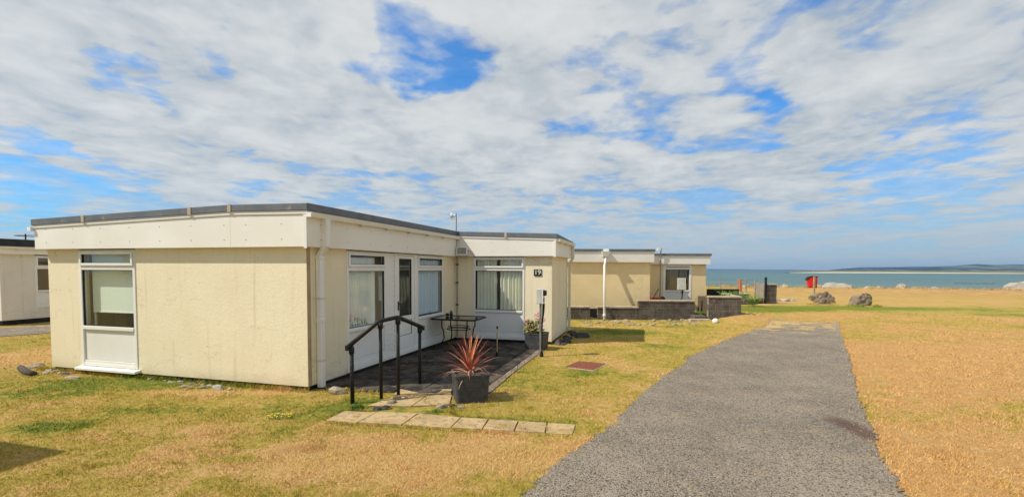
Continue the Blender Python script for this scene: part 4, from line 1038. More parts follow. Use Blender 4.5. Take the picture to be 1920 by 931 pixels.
# grey vertical boards fence running toward the sea
m = MB(); t = thing('fence', 'weathered grey upright boards left of the dark post', 'fence', (ax(1425, 26), 26, 0))
a = Vector((ax(1433, 24.7), 24.7, 0)); b = Vector((ax(1416, 29), 29, 0)); d = b-a
for k in range(16):
    p = a+d*(k/16); p2 = a+d*((k+.85)/16); h_ = .98+random.uniform(-.04, .04)+.004*k
    n_ = Vector((d.y, -d.x, 0)).normalized()*.02
    m.hexa([p, p2, p2+n_, p+n_, p+Vector((0, 0, h_)), p2+Vector((0, 0, h_)), p2+n_+Vector((0, 0, h_)), p+n_+Vector((0, 0, h_))])
M['oldwood'] = simple('weathered_grey_timber', (.34, .30, .24), (.22, .19, .15), 7, .9, .4, 30)
M['postwood'] = simple('tan_timber', (.40, .29, .16), (.28, .20, .11), 9, .85, .4, 30)
m.build('boards', 'oldwood', t)
# wire fence
t = thing('wire_fence', 'thin wire fence with grey posts between the far bungalow and the boards', 'fence', (ax(1380, 27), 27, 0))
Yf = 27
w_ = MB()
for k in range(5): z = .25+k*.24; w_.tube([(ax(1325, Yf), Yf, z), (ax(1420, Yf), Yf, z)], .008, 4)
for k in range(26): x = ax(1325, Yf)+k*(ax(1420, Yf)-ax(1325, Yf))/25; w_.tube([(x, Yf, .05), (x, Yf, 1.21)], .005, 4)
w_.build('wire', 'greymetal', t)
for uu in (1351, 1384, 1399, 1416): p = MB(); p.tube([(ax(uu, Yf), Yf, 0), (ax(uu, Yf), Yf, 1.28)], .035, 6); p.build('post', 'oldwood', t)
M['orange'] = simple('orange_painted_post', (.50, .19, .08), (.40, .14, .06), 7, .6)
m = MB(); Yo = 25; m.box((ax(1387, Yo), Yo, 0), (ax(1391.5, Yo), Yo+.12, at(1389, 523, Yo).z)); recentre(tag(m.build('marker_post', 'orange', bevel=.01), 'bright orange post beside the wire fence', 'post'))
# white ball
q = G(1341, 607); bm_ = bmesh.new(); bmesh.ops.create_uvsphere(bm_, u_segments=24, v_segments=14, radius=.095); me = bpy.data.meshes.new('ball'); bm_.to_mesh(me); bm_.free()
for p in me.polygons: p.use_smooth = True
me.materials.append(M['upvc']); o = bpy.data.objects.new('ball', me); COL.objects.link(o); o.location = (q.x, q.y, .095); tag(o, 'white ball on the grass in front of the raised block bed', 'ball')
# brick kerb of the small bed and dark step
m = MB(); y_ = 16.0; m.box((ax(1304, y_), y_, 0), (ax(1328, y_), y_+.6, .19)); o = recentre(m.build('step', 'block', bevel=.01)); tag(o, 'dark concrete step between the block wall and raised bed', 'step')
m = MB(); y_ = 15.75; m.box((ax(1296, y_), y_, 0), (ax(1335, y_), y_+.2, .11)); o = recentre(m.build('kerb', 'coping', bevel=.01)); tag(o, 'low sandy kerb below the dark step, left of the white ball', 'kerb')

# plants in raised bed
def leafy(label, c, n, h, r, mats, name='shrub', cat='plant', fl=None):
    t = thing(name, label, cat, tuple(c)); lf = MB(); st = MB()
    for k in range(n):
        a = random.uniform(0, 2*PI); rr = r*random.random()**.6; hh = h*random.uniform(.4, 1)
        tipp = Vector(c)+Vector((math.cos(a)*rr, math.sin(a)*rr, hh))
        if k % 3 == 0: st.tube([Vector(c)+Vector((math.cos(a)*rr*.2, math.sin(a)*rr*.2, -.02)), tipp], .004, 4)
        for _ in range(3):
            q = tipp+Vector((random.gauss(0, .03), random.gauss(0, .03), random.gauss(-.02, .03))); s = random.uniform(.018, .035)
            e1_ = Vector((random.gauss(0, 1), random.gauss(0, 1), random.gauss(0, .5))).normalized()*s; e2 = e1_.orthogonal().normalized()*s*.6
            lf.add([q-e1_, q-e2*.9, q+e1_, q+e2*.9], [(0, 1, 2, 3)])
    lf.build('foliage', mats, t); st.build('stem', 'green2', t)
    if fl:
        m = MB()
        for (dx, dy, dz, rad) in fl:
            for _ in range(26):
                d = Vector((random.gauss(0, 1), random.gauss(0, 1), random.gauss(0, .8))).normalized()*rad*random.uniform(.6, 1)
                q = Vector(c)+Vector((dx, dy, dz))+d; e1_ = d.orthogonal().normalized()*.014; e2 = d.cross(e1_).normalized()*.014
                m.add([q-e1_, q-e2, q+e1_, q+e2], [(0, 1, 2, 3)])
        m.build('flower_head', 'pinkfl', t)
    return t
q = at(1368, 556, 16.6); leafy('leafy green plants growing over the raised block bed', (q.x, q.y, zb2-.06), 90, .26, .45, 'green', 'bed_plant')
q = at(1412, 548, 22.5); leafy('wild green plants growing between the far wall end and boards', (q.x, q.y, .1), 150, .55, .5, 'green2', 'shrub')
q = at(1310, 580, 16.9); leafy('low green plants at the foot of the far bungalow corner', (q.x, q.y-.1, .17), 110, .10, .35, 'green2', 'bed_plant')

# red object on the step of house 2
M['red'] = simple('red_plastic', (.80, .02, .025), (.7, .016, .02), 6, .4)
M['darkred'] = simple('dark_red_plastic', (.22, .012, .015), None, 6, .5)
q = at(1231, 560, 17.1); t = thing('toy_wheelbarrow', 'dark red toy barrow with raised handle behind the block wall', 'toy', (q.x, q.y, zhi-.1))
m = MB(); m.hexa([(q.x-.16, q.y-.12, zhi-.1), (q.x+.12, q.y-.12, zhi-.1), (q.x+.12, q.y+.12, zhi-.1), (q.x-.16, q.y+.12, zhi-.1), (q.x-.22, q.y-.15, zhi+.12), (q.x+.18, q.y-.15, zhi+.10), (q.x+.18, q.y+.15, zhi+.10), (q.x-.22, q.y+.15, zhi+.12)]); m.build('tray', 'darkred', t, bevel=.01)
m = MB(); m.tube([(q.x-.1, q.y, zhi+.12), (q.x+.02, q.y, zhi+.35), (q.x+.08, q.y, zhi+.42)], .015, 6); m.build('handle', 'blackmetal', t)
m = MB(); m.tube([(q.x+.22, q.y-.03, zhi+.06), (q.x+.22, q.y+.03, zhi+.06)], .09, 12); m.build('wheel', 'blackmetal', t)

# ------------------------------------------------------------------ lifebuoy housing
q = G(1526, 559); Yl = q.y
def P(u, v, dy=0): return at(u, v, Yl+dy)
lb = thing('lifebuoy_housing', 'red lifebuoy housing with black rim on a wooden post by the shore', 'lifebuoy housing', (q.x, q.y, gz(q.x, q.y)))
m = MB(); a = P(1526, 517.5); m.box((q.x-.05, Yl-.04, -.1), (q.x+.05, Yl+.06, a.z)); m.build('post', 'postwood', lb, bevel=.008)
out = [(1515.5, 525), (1519, 538.5), (1533.5, 537.5), (1535, 518.5), (1527, 517.5), (1520, 519)]
pts = [P(u, v, -.0) for u, v in out]
def prism(mb, pts, y0, y1):
    n = len(pts); mb.add([Vector((p.x, y0, p.z)) for p in pts]+[Vector((p.x, y1, p.z)) for p in pts], [tuple(range(n)), tuple(range(2*n-1, n-1, -1))]+[(i, (i+1) % n, n+(i+1) % n, n+i) for i in range(n)])
m = MB(); prism(m, pts, Yl+.065, Yl+.26); m.build('case', 'red', lb, bevel=.03)
rim = [(1514.3, 524), (1518.6, 518.6), (1527, 516.6), (1535.3, 518), (1535.3, 519.3), (1527, 518.0), (1519.8, 520.2), (1515.8, 525.2)]
m = MB(); prism(m, [P(u, v) for u, v in rim], Yl+.05, Yl+.29); m.build('lid', 'blackmetal', lb)
m = MB(); prism(m, [P(u, v) for u, v in ((1519, 537.6), (1533.5, 536.8), (1533.5, 539), (1519, 539.4))], Yl+.055, Yl+.28); m.build('lower_rim', 'darkred', lb)

# ------------------------------------------------------------------ handrail
hr = thing('handrail', 'black tubular steel handrail with four posts beside the patio slabs', 'handrail', tuple(G(700, 745)))
bp = [G(661, 756), G(715, 747), G(747, 742), G(787, 721)]
tops = [at(659, 648, bp[0].y), at(713, 602, bp[1].y), at(746, 594, bp[2].y), at(787, 611, bp[3].y)]
for b, t_ in zip(bp, tops):
    m = MB(); m.tube([(b.x, b.y, -.1), (t_.x, t_.y, t_.z)], .0235 if b is not bp[0] else .027, 12); p = m.build('post', 'blackmetal', hr, smooth=True)
    m = MB(); m.tube([(t_.x, t_.y, t_.z-.10), (t_.x, t_.y, t_.z-.02)], .036, 12); m.build('collar', 'blackmetal', p, smooth=True)
rp_ = [at(652, 650, bp[0].y-.03), tops[1]+Vector((-.02, 0, .0)), tops[2]+Vector((0, 0, 0)), at(792, 613, bp[3].y+.05)]
m = MB(); 
def densify(ps):
    o = [ps[0]]
    for i in range(1, len(ps)-1): a, b, c = ps[i-1], ps[i], ps[i+1]; o += [b+(a-b).normalized()*.03, b+(a-b).normalized()*.008+(c-b).normalized()*.008, b+(c-b).normalized()*.03]
    return o+[ps[-1]]
m.tube(densify(rp_), .030, 12); m.build('rail', 'blackmetal', hr, smooth=True)
for e in (rp_[0], rp_[-1]): m = MB(); m.tube([e+Vector((0, 0, -.045)), e+Vector((0, 0, .02))], .036, 12); m.build('end_fitting', 'blackmetal', hr)

# ------------------------------------------------------------------ patio table
M['tglass'] = glass(); M['tglass'].name = 'smoked_table_glass'
for nd in M['tglass'].node_tree.nodes:
    if nd.type == 'BSDF_TRANSPARENT': nd.inputs[0].default_value = (.03, .033, .032, 1)
TX, TY, TZ = -1.20, 10.42, .70
tb = thing('patio_table', 'black metal patio table with smoked glass top in the inner corner', 'table', (TX, TY, 0))
AX = Vector((.96, -.281, 0)); BX = Vector((.281, .96, 0)); tc = Vector((TX, TY, 0))
def tp(a, b, z): return tc+AX*a+BX*b+Vector((0, 0, z))
hw, hd = .53, .40
rim = []
for cx_, cy_, a0_ in ((hw-.1, hd-.1, 0), (-hw+.1, hd-.1, 90), (-hw+.1, -hd+.1, 180), (hw-.1, -hd+.1, 270)):
    for k in range(5): a = R_(a0_+k*22.5); rim.append((cx_+.1*math.cos(a), cy_+.1*math.sin(a)))
m = MB(); m.v += [tp(a, b, TZ-.004) for a, b in rim]+[tp(a, b, TZ+.002) for a, b in rim]; n = len(rim)
m.v = m.v[:n]; m.f += [tuple(range(n))]; m.build('glass_top', M['tglass'], tb)
m = MB(); k_ = rim+[rim[0], rim[1]]
oo = [(a*(1+.012/abs(1)), b) for a, b in k_]
m.tube([tp(a, b, TZ-.012) for a, b in k_], .019, 8, False); m.build('rim', 'blackmetal', tb, smooth=True)
for sx in (-1, 1):
    for sy in (-1, 1):
        m = MB(); m.tube([tp(sx*.30, sy*.24, TZ-.02), tp(sx*.30, sy*.24, .50), tp(sx*.27, sy*.22, .42), tp(sx*.26, sy*.21, .25), tp(sx*.30, sy*.25, .16), tp(sx*.42, sy*.33, .07), tp(sx*.47, sy*.37, .02)], .014, 8)
        m.build('leg', 'blackmetal', tb, smooth=True)
m = MB(); m.tube([tp(.27*math.cos(a), .22*math.sin(a), .44) for a in np.linspace(0, 2*PI, 25)], .011, 6, False); m.tube([tp(.24*math.cos(a), .19*math.sin(a), .50) for a in np.linspace(0, 2*PI, 25)], .009, 6, False)
m.tube([tp(-.30, -.24, TZ-.03), tp(.30, -.24, TZ-.03)], .01, 6); m.tube([tp(-.30, .24, TZ-.03), tp(.30, .24, TZ-.03)], .01, 6)
m.build('brace', 'blackmetal', tb)
m = MB(); m.tube([tp(0, 0, TZ-.015), tp(0, 0, TZ+.008)], .03, 12); m.build('parasol_hole', 'blackmetal', tb)
q = at(839, 589, 10.75); m = MB(); m.lathe([(.0, 0), (.035, 0), (.04, .05), (.035, .06), (.028, .06), (.0, .03)], (q.x, q.y, TZ+.003), 12); recentre(tag(m.build('ashtray', 'blackmetal'), 'small black pot at the back left of the patio table', 'pot'))
q = at(846, 588, 10.8); m = MB(); m.lathe([(.0, 0), (.035, 0), (.038, .08), (.02, .10), (.02, .12), (.0, .12)], (q.x, q.y, TZ+.003), 12); recentre(tag(m.build('glass_jar', M['tglass'], smooth=True), 'small glass jar beside the black pot on the patio table', 'jar'))

# thin garden post
q = G(932, 670); t = thing('garden_stake', 'thin rusty stake standing on the patio in front of the wing window', 'stake', tuple(q))
m = MB(); z1_ = at(932, 613, q.y).z; m.tube([(q.x, q.y, 0), (q.x, q.y, z1_)], .013, 8); m.build('rod', 'brown_and_shade', t)
m = MB(); m.tube([(q.x, q.y, z1_-.03), (q.x, q.y, z1_+.02)], .020, 8); m.build('cap', 'blackmetal', t)
m = MB(); m.tube([(q.x, q.y, .0), (q.x, q.y, .12)], [.03, .022], 8); m.build('socket', 'blackmetal', t)
# drain cover
M['rust'] = simple('rusty_red_cover', (.27, .095, .05), (.19, .06, .035), 14, .8, .6, 60)
dc = thing('drain_cover', 'rusty red drain cover set in the lawn between wing and drive', 'drain cover', tuple(G(1097, 686)))
c4 = [G(1060, 688), G(1112, 694.5), G(1136, 683), G(1086, 678)]
fr = lambda a, b, z: (c4[0]*(1-a)*(1-b)+c4[1]*a*(1-b)+c4[2]*a*b+c4[3]*(1-a)*b)+Vector((0, 0, z))
m = MB(); m.box((0, 0, -.03), (1, 1, .018), fr); m.build('plate', 'rust', dc)
m = MB()
for i in range(9):
    for j in range(9): m.box(((i+.2)/9, (j+.2)/9, .018), ((i+.75)/9, (j+.75)/9, .026), fr)
m.build('tread', 'rust', dc)
m = MB(); bars(m, lambda s, t, z: fr(s, z, t), -.04, 1.04, -.05, 1.05, .04, -.03, .012); m.build('surround', 'coping', dc)

# ------------------------------------------------------------------ plant pots
M['pot'] = simple('ribbed_black_plastic', (.065, .065, .066), (.04, .041, .043), 12, .5, .1, 40)
def square_pot(t, c, w, h, rot, ribs=14, mat='pot', soil=True):
    def rs(half, r, z):
        o = []
        for cx_, cy_, a0_ in ((1, 1, 0), (-1, 1, 90), (-1, -1, 180), (1, -1, 270)):
            for k in range(5):
                a = R_(a0_+k*22.5); x = cx_*(half-r)+r*math.cos(a); y = cy_*(half-r)+r*math.sin(a)
                o.append(Vector((c[0]+x*math.cos(rot)-y*math.sin(rot), c[1]+x*math.sin(rot)+y*math.cos(rot), c[2]+z)))
        return o
    m = MB(); rings = []
    for i in range(ribs*2+1):
        k = i/(ribs*2); half = w/2*(.90+.10*k)+(.0025 if i % 2 else 0); rings.append(rs(half, .045, h*k))
    rings.append(rs(w/2+.008, .05, h-.03)); rings.append(rs(w/2+.008, .05, h)); rings.append(rs(w/2-.022, .035, h)); rings.append(rs(w/2-.03, .03, h-.09))
    n = 20
    for r in rings: m.v += r
    for i in range(len(rings)-1):
        for k in range(n): m.f.append((i*n+k, i*n+(k+1) % n, (i+1)*n+(k+1) % n, (i+1)*n+k))
    m.f.append(tuple(range(n-1, -1, -1)))
    m.build('pot', mat, t)
    s = MB(); s.v += rs(w/2-.031, .03, h-.07); s.f.append(tuple(range(n))); s.build('soil', 'joint', t)
cpx = G(880, 752); PC = (cpx.x+.0, cpx.y+.12, 0)
t = thing('potted_cordyline', 'red spiky cordyline in a ribbed black square pot at the patio edge', 'potted plant', PC)
square_pot(t, PC, .47, .38, R_(14))
m1, m2_ = [], []
M['cord'] = leafmat('red_cordyline_leaf', [(0, (.16, .025, .02)), (1, (.66, .40, .20)), (.35, (.40, .055, .03)), (.7, (.60, .22, .09))])
M['cord_dry'] = leafmat('dry_cordyline_leaf', [(0, (.62, .40, .26)), (1, (.72, .55, .40))])
def blade(mb, base, az_, el, ln, w, droop):
    d = Vector((math.cos(az_), math.sin(az_), 0)); s = Vector((-d.y, d.x, 0)); p = Vector(base); e = el; vs = []; nseg = 8
    for i in range(nseg+1):
        k = i/nseg; ww = w*(.55+1.3*k-1.8*k*k) if k < 1 else 0
        ww = max(ww, .0008); nrm = (d*(-math.sin(e))+Vector((0, 0, math.cos(e))))
        vs += [p-s*ww-nrm*(-ww*.35), p, p+s*ww-nrm*(-ww*.35)]
        p = p+(d*math.cos(e)+Vector((0, 0, math.sin(e))))*(ln/nseg); e -= droop/nseg*(.4+1.4*k)
    fs = []
    for i in range(nseg): a = i*3; fs += [(a, a+1, a+4, a+3), (a+1, a+2, a+5, a+4)]
    mb.add(vs, fs)
cc = Vector(PC)+Vector((0, -.02, .36)); lm = MB(); dm = MB()
for k in range(64):      # leaves spiral up the crown: low ones arch out, inner ones stand
    q_ = k/63; a_ = k*2.39996; el = R_(8+78*q_**.85+random.uniform(-5, 5))
    blade(lm, cc+Vector((random.gauss(0, .008), random.gauss(0, .008), .09*q_)), a_, el, random.uniform(.42, .54)*(.92+.12*q_), random.uniform(.0065, .0105), random.uniform(.1, .5)+.55*(1-q_))
for k in range(15):
    blade(dm, cc+Vector((0, 0, -.02)), k*2.4+random.uniform(-.3, .3), R_(random.uniform(5, 35)), random.uniform(.36, .48), random.uniform(.0045, .007), random.uniform(.9, 2.0))
lm.build('foliage', 'cord', t); dm.build('dry_leaf', 'cord_dry', t)
m = MB(); m.tube([cc+Vector((0, 0, -.1)), cc+Vector((0, 0, .05))], .022, 8); m.build('stem', 'brown_and_shade', t)

cpx = G(1007, 657); PC2 = Vector((cpx.x, cpx.y+.20, .02))
t2 = thing('flower_pot', 'black square pot of pink geraniums against the wing corner', 'potted plant', tuple(PC2))
square_pot(t2, tuple(PC2), .44, .36, R_(-26), 2)
M['geran'] = leafmat('geranium_leaf', [(0, (.13, .18, .03)), (1, (.42, .33, .10)), (.5, (.25, .24, .05)), (.8, (.40, .15, .08))])
fm = MB(); sm_ = MB(); c_ = PC2+Vector((-.05, 0, .33))
for k in range(60):
    a = random.uniform(0, 2*PI); rr = .20*random.random()**.5; tpnt = c_+Vector((math.cos(a)*rr-.03, math.sin(a)*rr*.7, random.uniform(.03, .30)))
    if k % 2 == 0: sm_.tube([c_+Vector((math.cos(a)*rr*.3, 0, -.05)), tpnt], .005, 4)
    for _ in range(5):
        q = tpnt+Vector((random.gauss(0, .025), random.gauss(0, .025), random.gauss(0, .025))); s = random.uniform(.018, .03)
        nrm = Vector((random.gauss(0, .5), random.gauss(-.4, .5), 1)).normalized(); e1_ = nrm.orthogonal().normalized(); e2 = nrm.cross(e1_)
        fm.add([q+(e1_*math.cos(x)+e2*math.sin(x))*s*(1+.15*math.cos(3*x)) for x in np.linspace(0, 2*PI, 8)[:-1]], [tuple(range(7))])
fm.build('foliage', 'geran', t2); sm_.build('stem', 'green2', t2)
for (u, v, rad) in ((1007, 590, .08), (987, 601, .07), (999, 604, .05), (1019, 599, .06), (1012, 597, .03), (990, 609, .03)):
    q0_ = at(u, v, PC2.y-.05); fm = MB()
    for _ in range(46):
        d = Vector((random.gauss(0, 1), random.gauss(0, 1), random.gauss(0, .7))).normalized(); q = q0_+d*rad*random.uniform(.5, 1)*Vector((1, 1, .7)).length/1.6
        e1_ = d.orthogonal().normalized()*.014; e2 = d.cross(e1_).normalized()*.014; fm.add([q-e1_, q-e2, q+e1_, q+e2], [(0, 1, 2, 3)])
    fm.tube([q0_, c_], .004, 4); fm.build('flower_head', 'pinkfl', t2)
# flowers behind the net curtain window
sq = SID(s_w1a+.22, -.075, zlow1+.05)
t3 = thing('indoor_flowers', 'pink flowers standing inside the window left of the door', 'flowers', tuple(sq))
fm = MB(); lm = MB()
for k in range(130):
    s = random.uniform(.0, .55); h_ = (.22-.12*s/.5)*random.random(); q = SID(s_w1a+.09+s, -.075+random.uniform(-.012, .012), zlow1+.05+h_)
    e1_ = Vector((random.gauss(0, 1), random.gauss(0, 1), random.gauss(0, 1))).normalized()*.018; e2 = e1_.orthogonal().normalized()*.018
    (fm if h_ > .1 and random.random() < .8 or random.random() < .3 else lm).add([q-e1_, q-e2, q+e1_, q+e2], [(0, 1, 2, 3)])
fm.build('flower_head', 'pinkfl', t3); lm.build('foliage', 'green2', t3)

# ------------------------------------------------------------------ sea, far shore, hills
SEA = -4.6
def water():
    m, nt, b = mk('sea_water'); p = pos(nt)
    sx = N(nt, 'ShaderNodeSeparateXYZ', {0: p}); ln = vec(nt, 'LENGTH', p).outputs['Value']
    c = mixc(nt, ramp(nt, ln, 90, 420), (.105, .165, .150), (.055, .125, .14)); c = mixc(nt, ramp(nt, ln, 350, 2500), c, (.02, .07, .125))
    st = vec(nt, 'MULTIPLY', p, (.008, .03, 0)).outputs[0]
    c = mixc(nt, ramp(nt, noi(nt, st, 1.5, 5, .6), .45, .75, 0, .7), c, (.11, .185, .165))
    # a few thin foam lines near the beach
    st2 = vec(nt, 'MULTIPLY', p, (.02, .22, 0)).outputs[0]
    fo_ = mth(nt, 'MULTIPLY', ramp(nt, noi(nt, st2, 1.6, 6, .7, .4), .60, .66), ramp(nt, ln, 170, 70))
    c = mixc(nt, mth(nt, 'MULTIPLY', fo_, .75), c, (.62, .64, .6))
    nt.links.new(c, b.inputs['Base Color']); b.inputs['Roughness'].default_value = .45; b.inputs['Specular IOR Level'].default_value = .22
    w = vec(nt, 'MULTIPLY', p, (.25, .6, 1)).outputs[0]
    bump(nt, b, noi(nt, w, 1.6, 6, .65), 1, .35); return m
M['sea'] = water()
m = MB(); rr_ = [50, 90, 160, 300, 600, 1200, 2500, 5000, 10000, 20000, 30000]
n = 96
m.v.append(Vector((0, 0, SEA)))
for r in rr_:
    for k in range(n): m.v.append(Vector((r*math.cos(2*PI*k/n), r*math.sin(2*PI*k/n), SEA)))
for k in range(n): m.f.append((0, 1+k, 1+(k+1) % n))
for i in range(len(rr_)-1):
    for k in range(n): m.f.append((1+i*n+k, 1+i*n+(k+1) % n, 1+(i+1)*n+(k+1) % n, 1+(i+1)*n+k))
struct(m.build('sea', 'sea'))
def land(name, mat, D, depth, prof, seed, amp, rowz=None, du=4, base=SEA):
    """strip of real land: prof = [(pixel bearing, pixel top)], front shore at distance D, ridge D+depth*.6"""
    m = MB(); us = np.arange(prof[0][0], prof[-1][0]+1, du); rows = 14
    pu = [a for a, _ in prof]; pv = [b for _, b in prof]
    for u in us:
        vt = float(np.interp(u, pu, pv)); yr = D+depth*.6; top = at(u, vt, yr).z-base
        for j in range(rows):
            k = j/(rows-1); y = D+depth*k; x = (u-960)/f_px*yr + (k-.6)*depth*.0
            sh = math.sin(min(1, k/.6)*PI/2)**1.3 if k <= .6 else 1-((k-.6)/.4)**2*.9
            nz = mnoise.fractal(Vector((x*.0022+seed, y*.004, 0)), 1, 2, 5)
            z = base + max(0, top*sh*(1+amp*nz*(1 if 0 < k < 1 else 0))) - (0 if 0 < j < rows-1 else .3)
            m.v.append(Vector((x*(y/yr), y, z)))
    for i in range(len(us)-1):
        for j in range(rows-1): m.f.append((i*rows+j, (i+1)*rows+j, (i+1)*rows+j+1, i*rows+j+1))
    return struct(m.build(name, mat, smooth=True))
def hillmat(name, a, b2, c3, s):
    m, nt, b = mk(name); p = pos(nt); sc = vec(nt, 'MULTIPLY', p, (1, .5, 3)).outputs[0]
    v = N(nt, 'ShaderNodeTexVoronoi', {'Vector': sc, 'Scale': s}); g = N(nt, 'ShaderNodeSeparateColor', {0: v.outputs['Color']}).outputs[0]
    c = mixc(nt, ramp(nt, g, .55, .65), a, b2); c = mixc(nt, ramp(nt, noi(nt, sc, s*1.4, 5, .7), .48, .58), c, c3)
    nt.links.new(c, b.inputs['Base Color']); b.inputs['Roughness'].default_value = 1; b.inputs['Specular IOR Level'].default_value = 0; return m
M['hill'] = hillmat('haze_tinted_wooded_hills', (.025, .06, .09), (.11, .14, .13), (.012, .03, .055), .006)  # blue of the distant air is put into the hill colours
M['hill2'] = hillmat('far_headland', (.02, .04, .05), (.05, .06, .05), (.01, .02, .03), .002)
M['sand'] = simple('pale_sand', (.50, .43, .31), (.42, .36, .25), .02, .95)
M['dune'] = simple('dune_grass', (.16, .15, .06), (.09, .10, .04), .03, .95)
land('sand_bar', 'sand', 1000, 130, [(1470, 511.2), (1510, 510.1), (1560, 509.4), (1700, 510.0), (1900, 511.4), (2060, 512), (2300, 512.4)], 4, .15, du=5)
land('dunes', 'dune', 1230, 300, [(1490, 508.6), (1560, 507.8), (1650, 507.4), (1750, 507.0), (1900, 507.0), (2060, 507), (2300, 507)], 8, .5, du=3)
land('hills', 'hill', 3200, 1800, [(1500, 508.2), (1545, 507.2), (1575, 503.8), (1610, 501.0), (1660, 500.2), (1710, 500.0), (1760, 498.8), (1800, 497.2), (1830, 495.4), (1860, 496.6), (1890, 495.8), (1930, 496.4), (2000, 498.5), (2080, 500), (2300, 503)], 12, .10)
land('headland', 'hill2', 9000, 3000, [(900, 503.8), (1250, 503.8), (1335, 503.9), (1380, 504.1), (1450, 505), (1480, 504.8), (1530, 506.2), (1600, 506.6)], 20, .04, du=6)
# rock ledge just awash
rr = MB()
for k in range(26):
    q = G(1790+k*3+random.uniform(-1, 1), 531.5+random.uniform(-.7, .7), SEA)
    rr.lathe([(.5*random.uniform(.6, 1.2), -.1), (.35, .14), (0, .2)], (q.x, q.y, SEA), 6)
o = rr.build('reef', 'darkstone'); struct(o, 'stuff'); tag(o, 'dark rock ledge breaking the water near the shore at right', 'reef')

# ------------------------------------------------------------------ air
m = MB(); m.box((-32000, -32000, SEA-9.5), (32000, 32000, 260))
hz_m = bpy.data.materials.new('air'); hz_m.use_nodes = True; nt = hz_m.node_tree; nt.nodes.remove(nt.nodes['Principled BSDF'])
pv = N(nt, 'ShaderNodeVolumePrincipled', {'Color': (.50, .72, 1, 1), 'Density': 6.5e-5, 'Anisotropy': .2}); nt.links.new(pv.outputs[0], nt.nodes['Material Output'].inputs['Volume'])
HAZE = True
if HAZE:
    o = m.build('haze', hz_m); struct(o, 'stuff')

# ------------------------------------------------------------------ sky with broken cloud
w = bpy.data.worlds.new('World'); scene.world = w; w.use_nodes = True; nt = w.node_tree
bg = nt.nodes['Background']
sky = N(nt, 'ShaderNodeTexSky'); sky.sky_type = 'NISHITA'; sky.sun_disc = False
sky.sun_elevation = SE; sky.sun_rotation = math.atan2(-LD.x, -LD.y); sky.air_density = 1.0; sky.dust_density = .6; sky.ozone_density = 2.5
STR = .10
tcn = N(nt, 'ShaderNodeTexCoord').outputs['Generated']
sx = N(nt, 'ShaderNodeSeparateXYZ', {0: tcn})
zz = mth(nt, 'ADD', mth(nt, 'MAXIMUM', sx.outputs[2], 0.0), .09)
px = mth(nt, 'DIVIDE', sx.outputs[0], zz); py = mth(nt, 'DIVIDE', sx.outputs[1], zz)
# axes turned along the cloud streets (they run off toward the right)
ca, sa = math.cos(R_(6)), math.sin(R_(6))
al = mth(nt, 'ADD', mth(nt, 'MULTIPLY', px, sa), mth(nt, 'MULTIPLY', py, ca)); ac = mth(nt, 'SUBTRACT', mth(nt, 'MULTIPLY', px, ca), mth(nt, 'MULTIPLY', py, sa))
cv = N(nt, 'ShaderNodeCombineXYZ', {0: mth(nt, 'MULTIPLY', al, .8), 1: ac, 2: 0.3}).outputs[0]
cv2 = N(nt, 'ShaderNodeCombineXYZ', {0: mth(nt, 'MULTIPLY', al, 1.0), 1: ac, 2: 5.3}).outputs[0]
n1 = noi(nt, cv, 1.3, 5, .52, .5); n2 = noi(nt, cv2, 2.6, 6, .55, .4); n3 = noi(nt, cv2, 8, 5, .55, .3)
den = mth(nt, 'ADD', mth(nt, 'MULTIPLY', n1, .55), mth(nt, 'MULTIPLY', n2, .62)); den = mth(nt, 'ADD', den, mth(nt, 'MULTIPLY', n3, .16))
den = mth(nt, 'ADD', den, -.005)
GAPS = [(795, 105, 8.5, 1.0), (740, 60, 4, .5), (820, 150, 4, .6), (690, 110, 3, .45), (415, 72, 4.5, .7), (190, 145, 3, .55), (250, 160, 3, .45), (100, 52, 2.5, .4), (1145, 140, 5, .7), (1370, 150, 4.5, .6), (1350, 190, 3.5, .5), (1520, 110, 3, .5), (1440, 65, 4, .6),
        (1065, 215, 5, .65), (1100, 50, 5, .45), (1170, 225, 4, .5), (1440, 215, 4, .45), (490, 250, 3.5, .55), (500, 365, 3.5, .6), (30, 345, 7, .8), (120, 375, 6, .75), (30, 395, 6, .9), (300, 380, 5, .6), (1700, 315, 6, .5), (1850, 290, 5, .5), (1640, 330, 5, .45), (1250, 250, 4, .4), (880, 60, 4, .4), (690, 310, 3, .35), (1780, 60, 4, .3), (1260, 15, 3, .3)]
FILL = [(450, 150, 14, .5), (250, 250, 14, .6), (1000, 130, 5, .6), (1280, 180, 5, .4), (620, 220, 8, .5), (950, 330, 12, .5), (1650, 180, 12, .4), (1850, 180, 8, .5), (1500, 280, 8, .6), (1250, 350, 10, .5), (780, 250, 8, .5), (1600, 60, 7, .4), (120, 150, 4, .4), (1500, 420, 12, .3)]
wob = N(nt, 'ShaderNodeTexNoise', {'Vector': cv2, 'Scale': 2.4, 'Detail': 4}).outputs['Color']
dirw = vec(nt, 'NORMALIZE', vec(nt, 'ADD', tcn, vec(nt, 'MULTIPLY', vec(nt, 'SUBTRACT', wob, (.5, .5, .5)).outputs[0], (.42, .42, .25)).outputs[0]).outputs[0]).outputs[0]
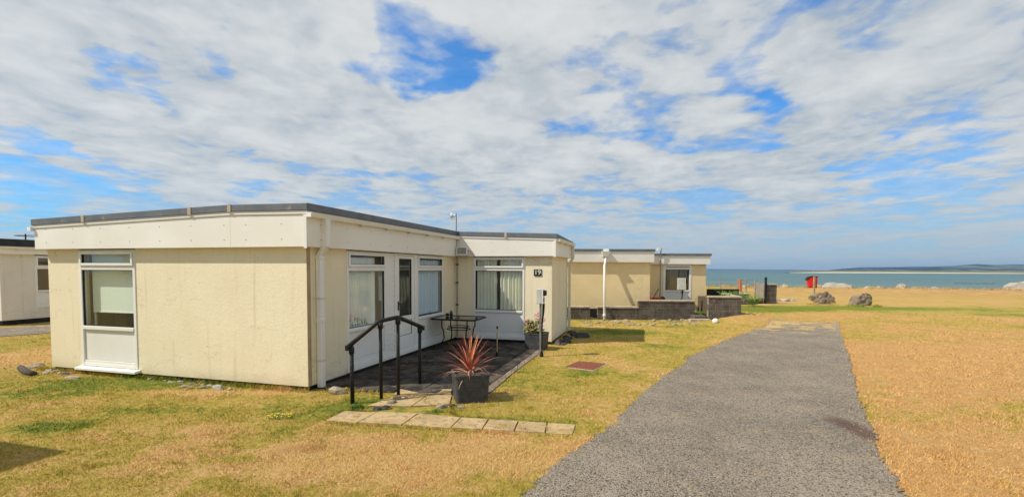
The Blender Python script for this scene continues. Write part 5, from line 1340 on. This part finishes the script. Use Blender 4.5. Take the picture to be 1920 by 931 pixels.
for sg, lst in ((-1, GAPS), (1, FILL)):
    for (u, v, rad, a) in lst:
        c = ray(u, v).normalized(); rad = rad*(.85 if sg < 0 else 1); dt = vec(nt, 'DOT_PRODUCT', dirw, tuple(c)).outputs['Value']
        den = mth(nt, 'ADD', den, ramp(nt, dt, math.cos(R_(rad)), 1.0, 0, .155*a*sg if sg < 0 else .09*a))
cov = mth(nt, 'MINIMUM', mth(nt, 'MAXIMUM', mth(nt, 'MULTIPLY', mth(nt, 'SUBTRACT', den, .455), 4.6), 0.0), .97); 
# thin veil everywhere, thicker to the horizon
elv = sx.outputs[2]
veil = ramp(nt, elv, .34, .0, .15, .85)
cov = mth(nt, 'MAXIMUM', cov, mth(nt, 'MULTIPLY', veil, ramp(nt, den, .30, .55, .55, 1)))
shade = ramp(nt, mth(nt, 'ADD', mth(nt, 'MULTIPLY', n2, .55), mth(nt, 'MULTIPLY', n1, .45)), .38, .66)
ccol = mixc(nt, shade, (.44, .50, .55), (.72, .74, .735)); ccol = mixc(nt, ramp(nt, n3, .35, .7, 0, .30), ccol, (.90, .90, .87))
ccol = mixc(nt, ramp(nt, elv, .20, .0, 0, .85), ccol, (.48, .57, .65))
skyc = vec(nt, 'MULTIPLY', sky.outputs[0], (STR*.10, STR*1.02, STR*1.75)).outputs[0]
CG = .88
ccol = mixc(nt, 1, ccol, (CG, CG, CG), 'MULTIPLY')
fin = mixc(nt, cov, skyc, ccol)
fin = vec(nt, 'MULTIPLY', fin, (1/STR, 1/STR, 1/STR)).outputs[0]
nt.links.new(fin, bg.inputs[0]); bg.inputs[1].default_value = STR
w.cycles.sampling_method = 'MANUAL'; w.cycles.sample_map_resolution = 512

sl = bpy.data.lights.new('sun', 'SUN'); so = bpy.data.objects.new('sun', sl); COL.objects.link(so)
sl.energy = 5.0; sl.angle = R_(.5); sl.color = (1, .93, .80)
so.rotation_euler = LD.to_track_quat('-Z', 'Y').to_euler(); so.location = (0, 0, 30)
vs = scene.view_settings; vs.view_transform = 'Standard'; vs.look = 'None'; vs.exposure = 0.13; vs.gamma = 1; vs.use_curve_mapping = False
scene.render.engine = 'CYCLES'; scene.cycles.max_bounces = 8; scene.cycles.transparent_max_bounces = 12; scene.cycles.volume_bounces = 0
scene.render.resolution_x = 1024; scene.render.resolution_y = 496
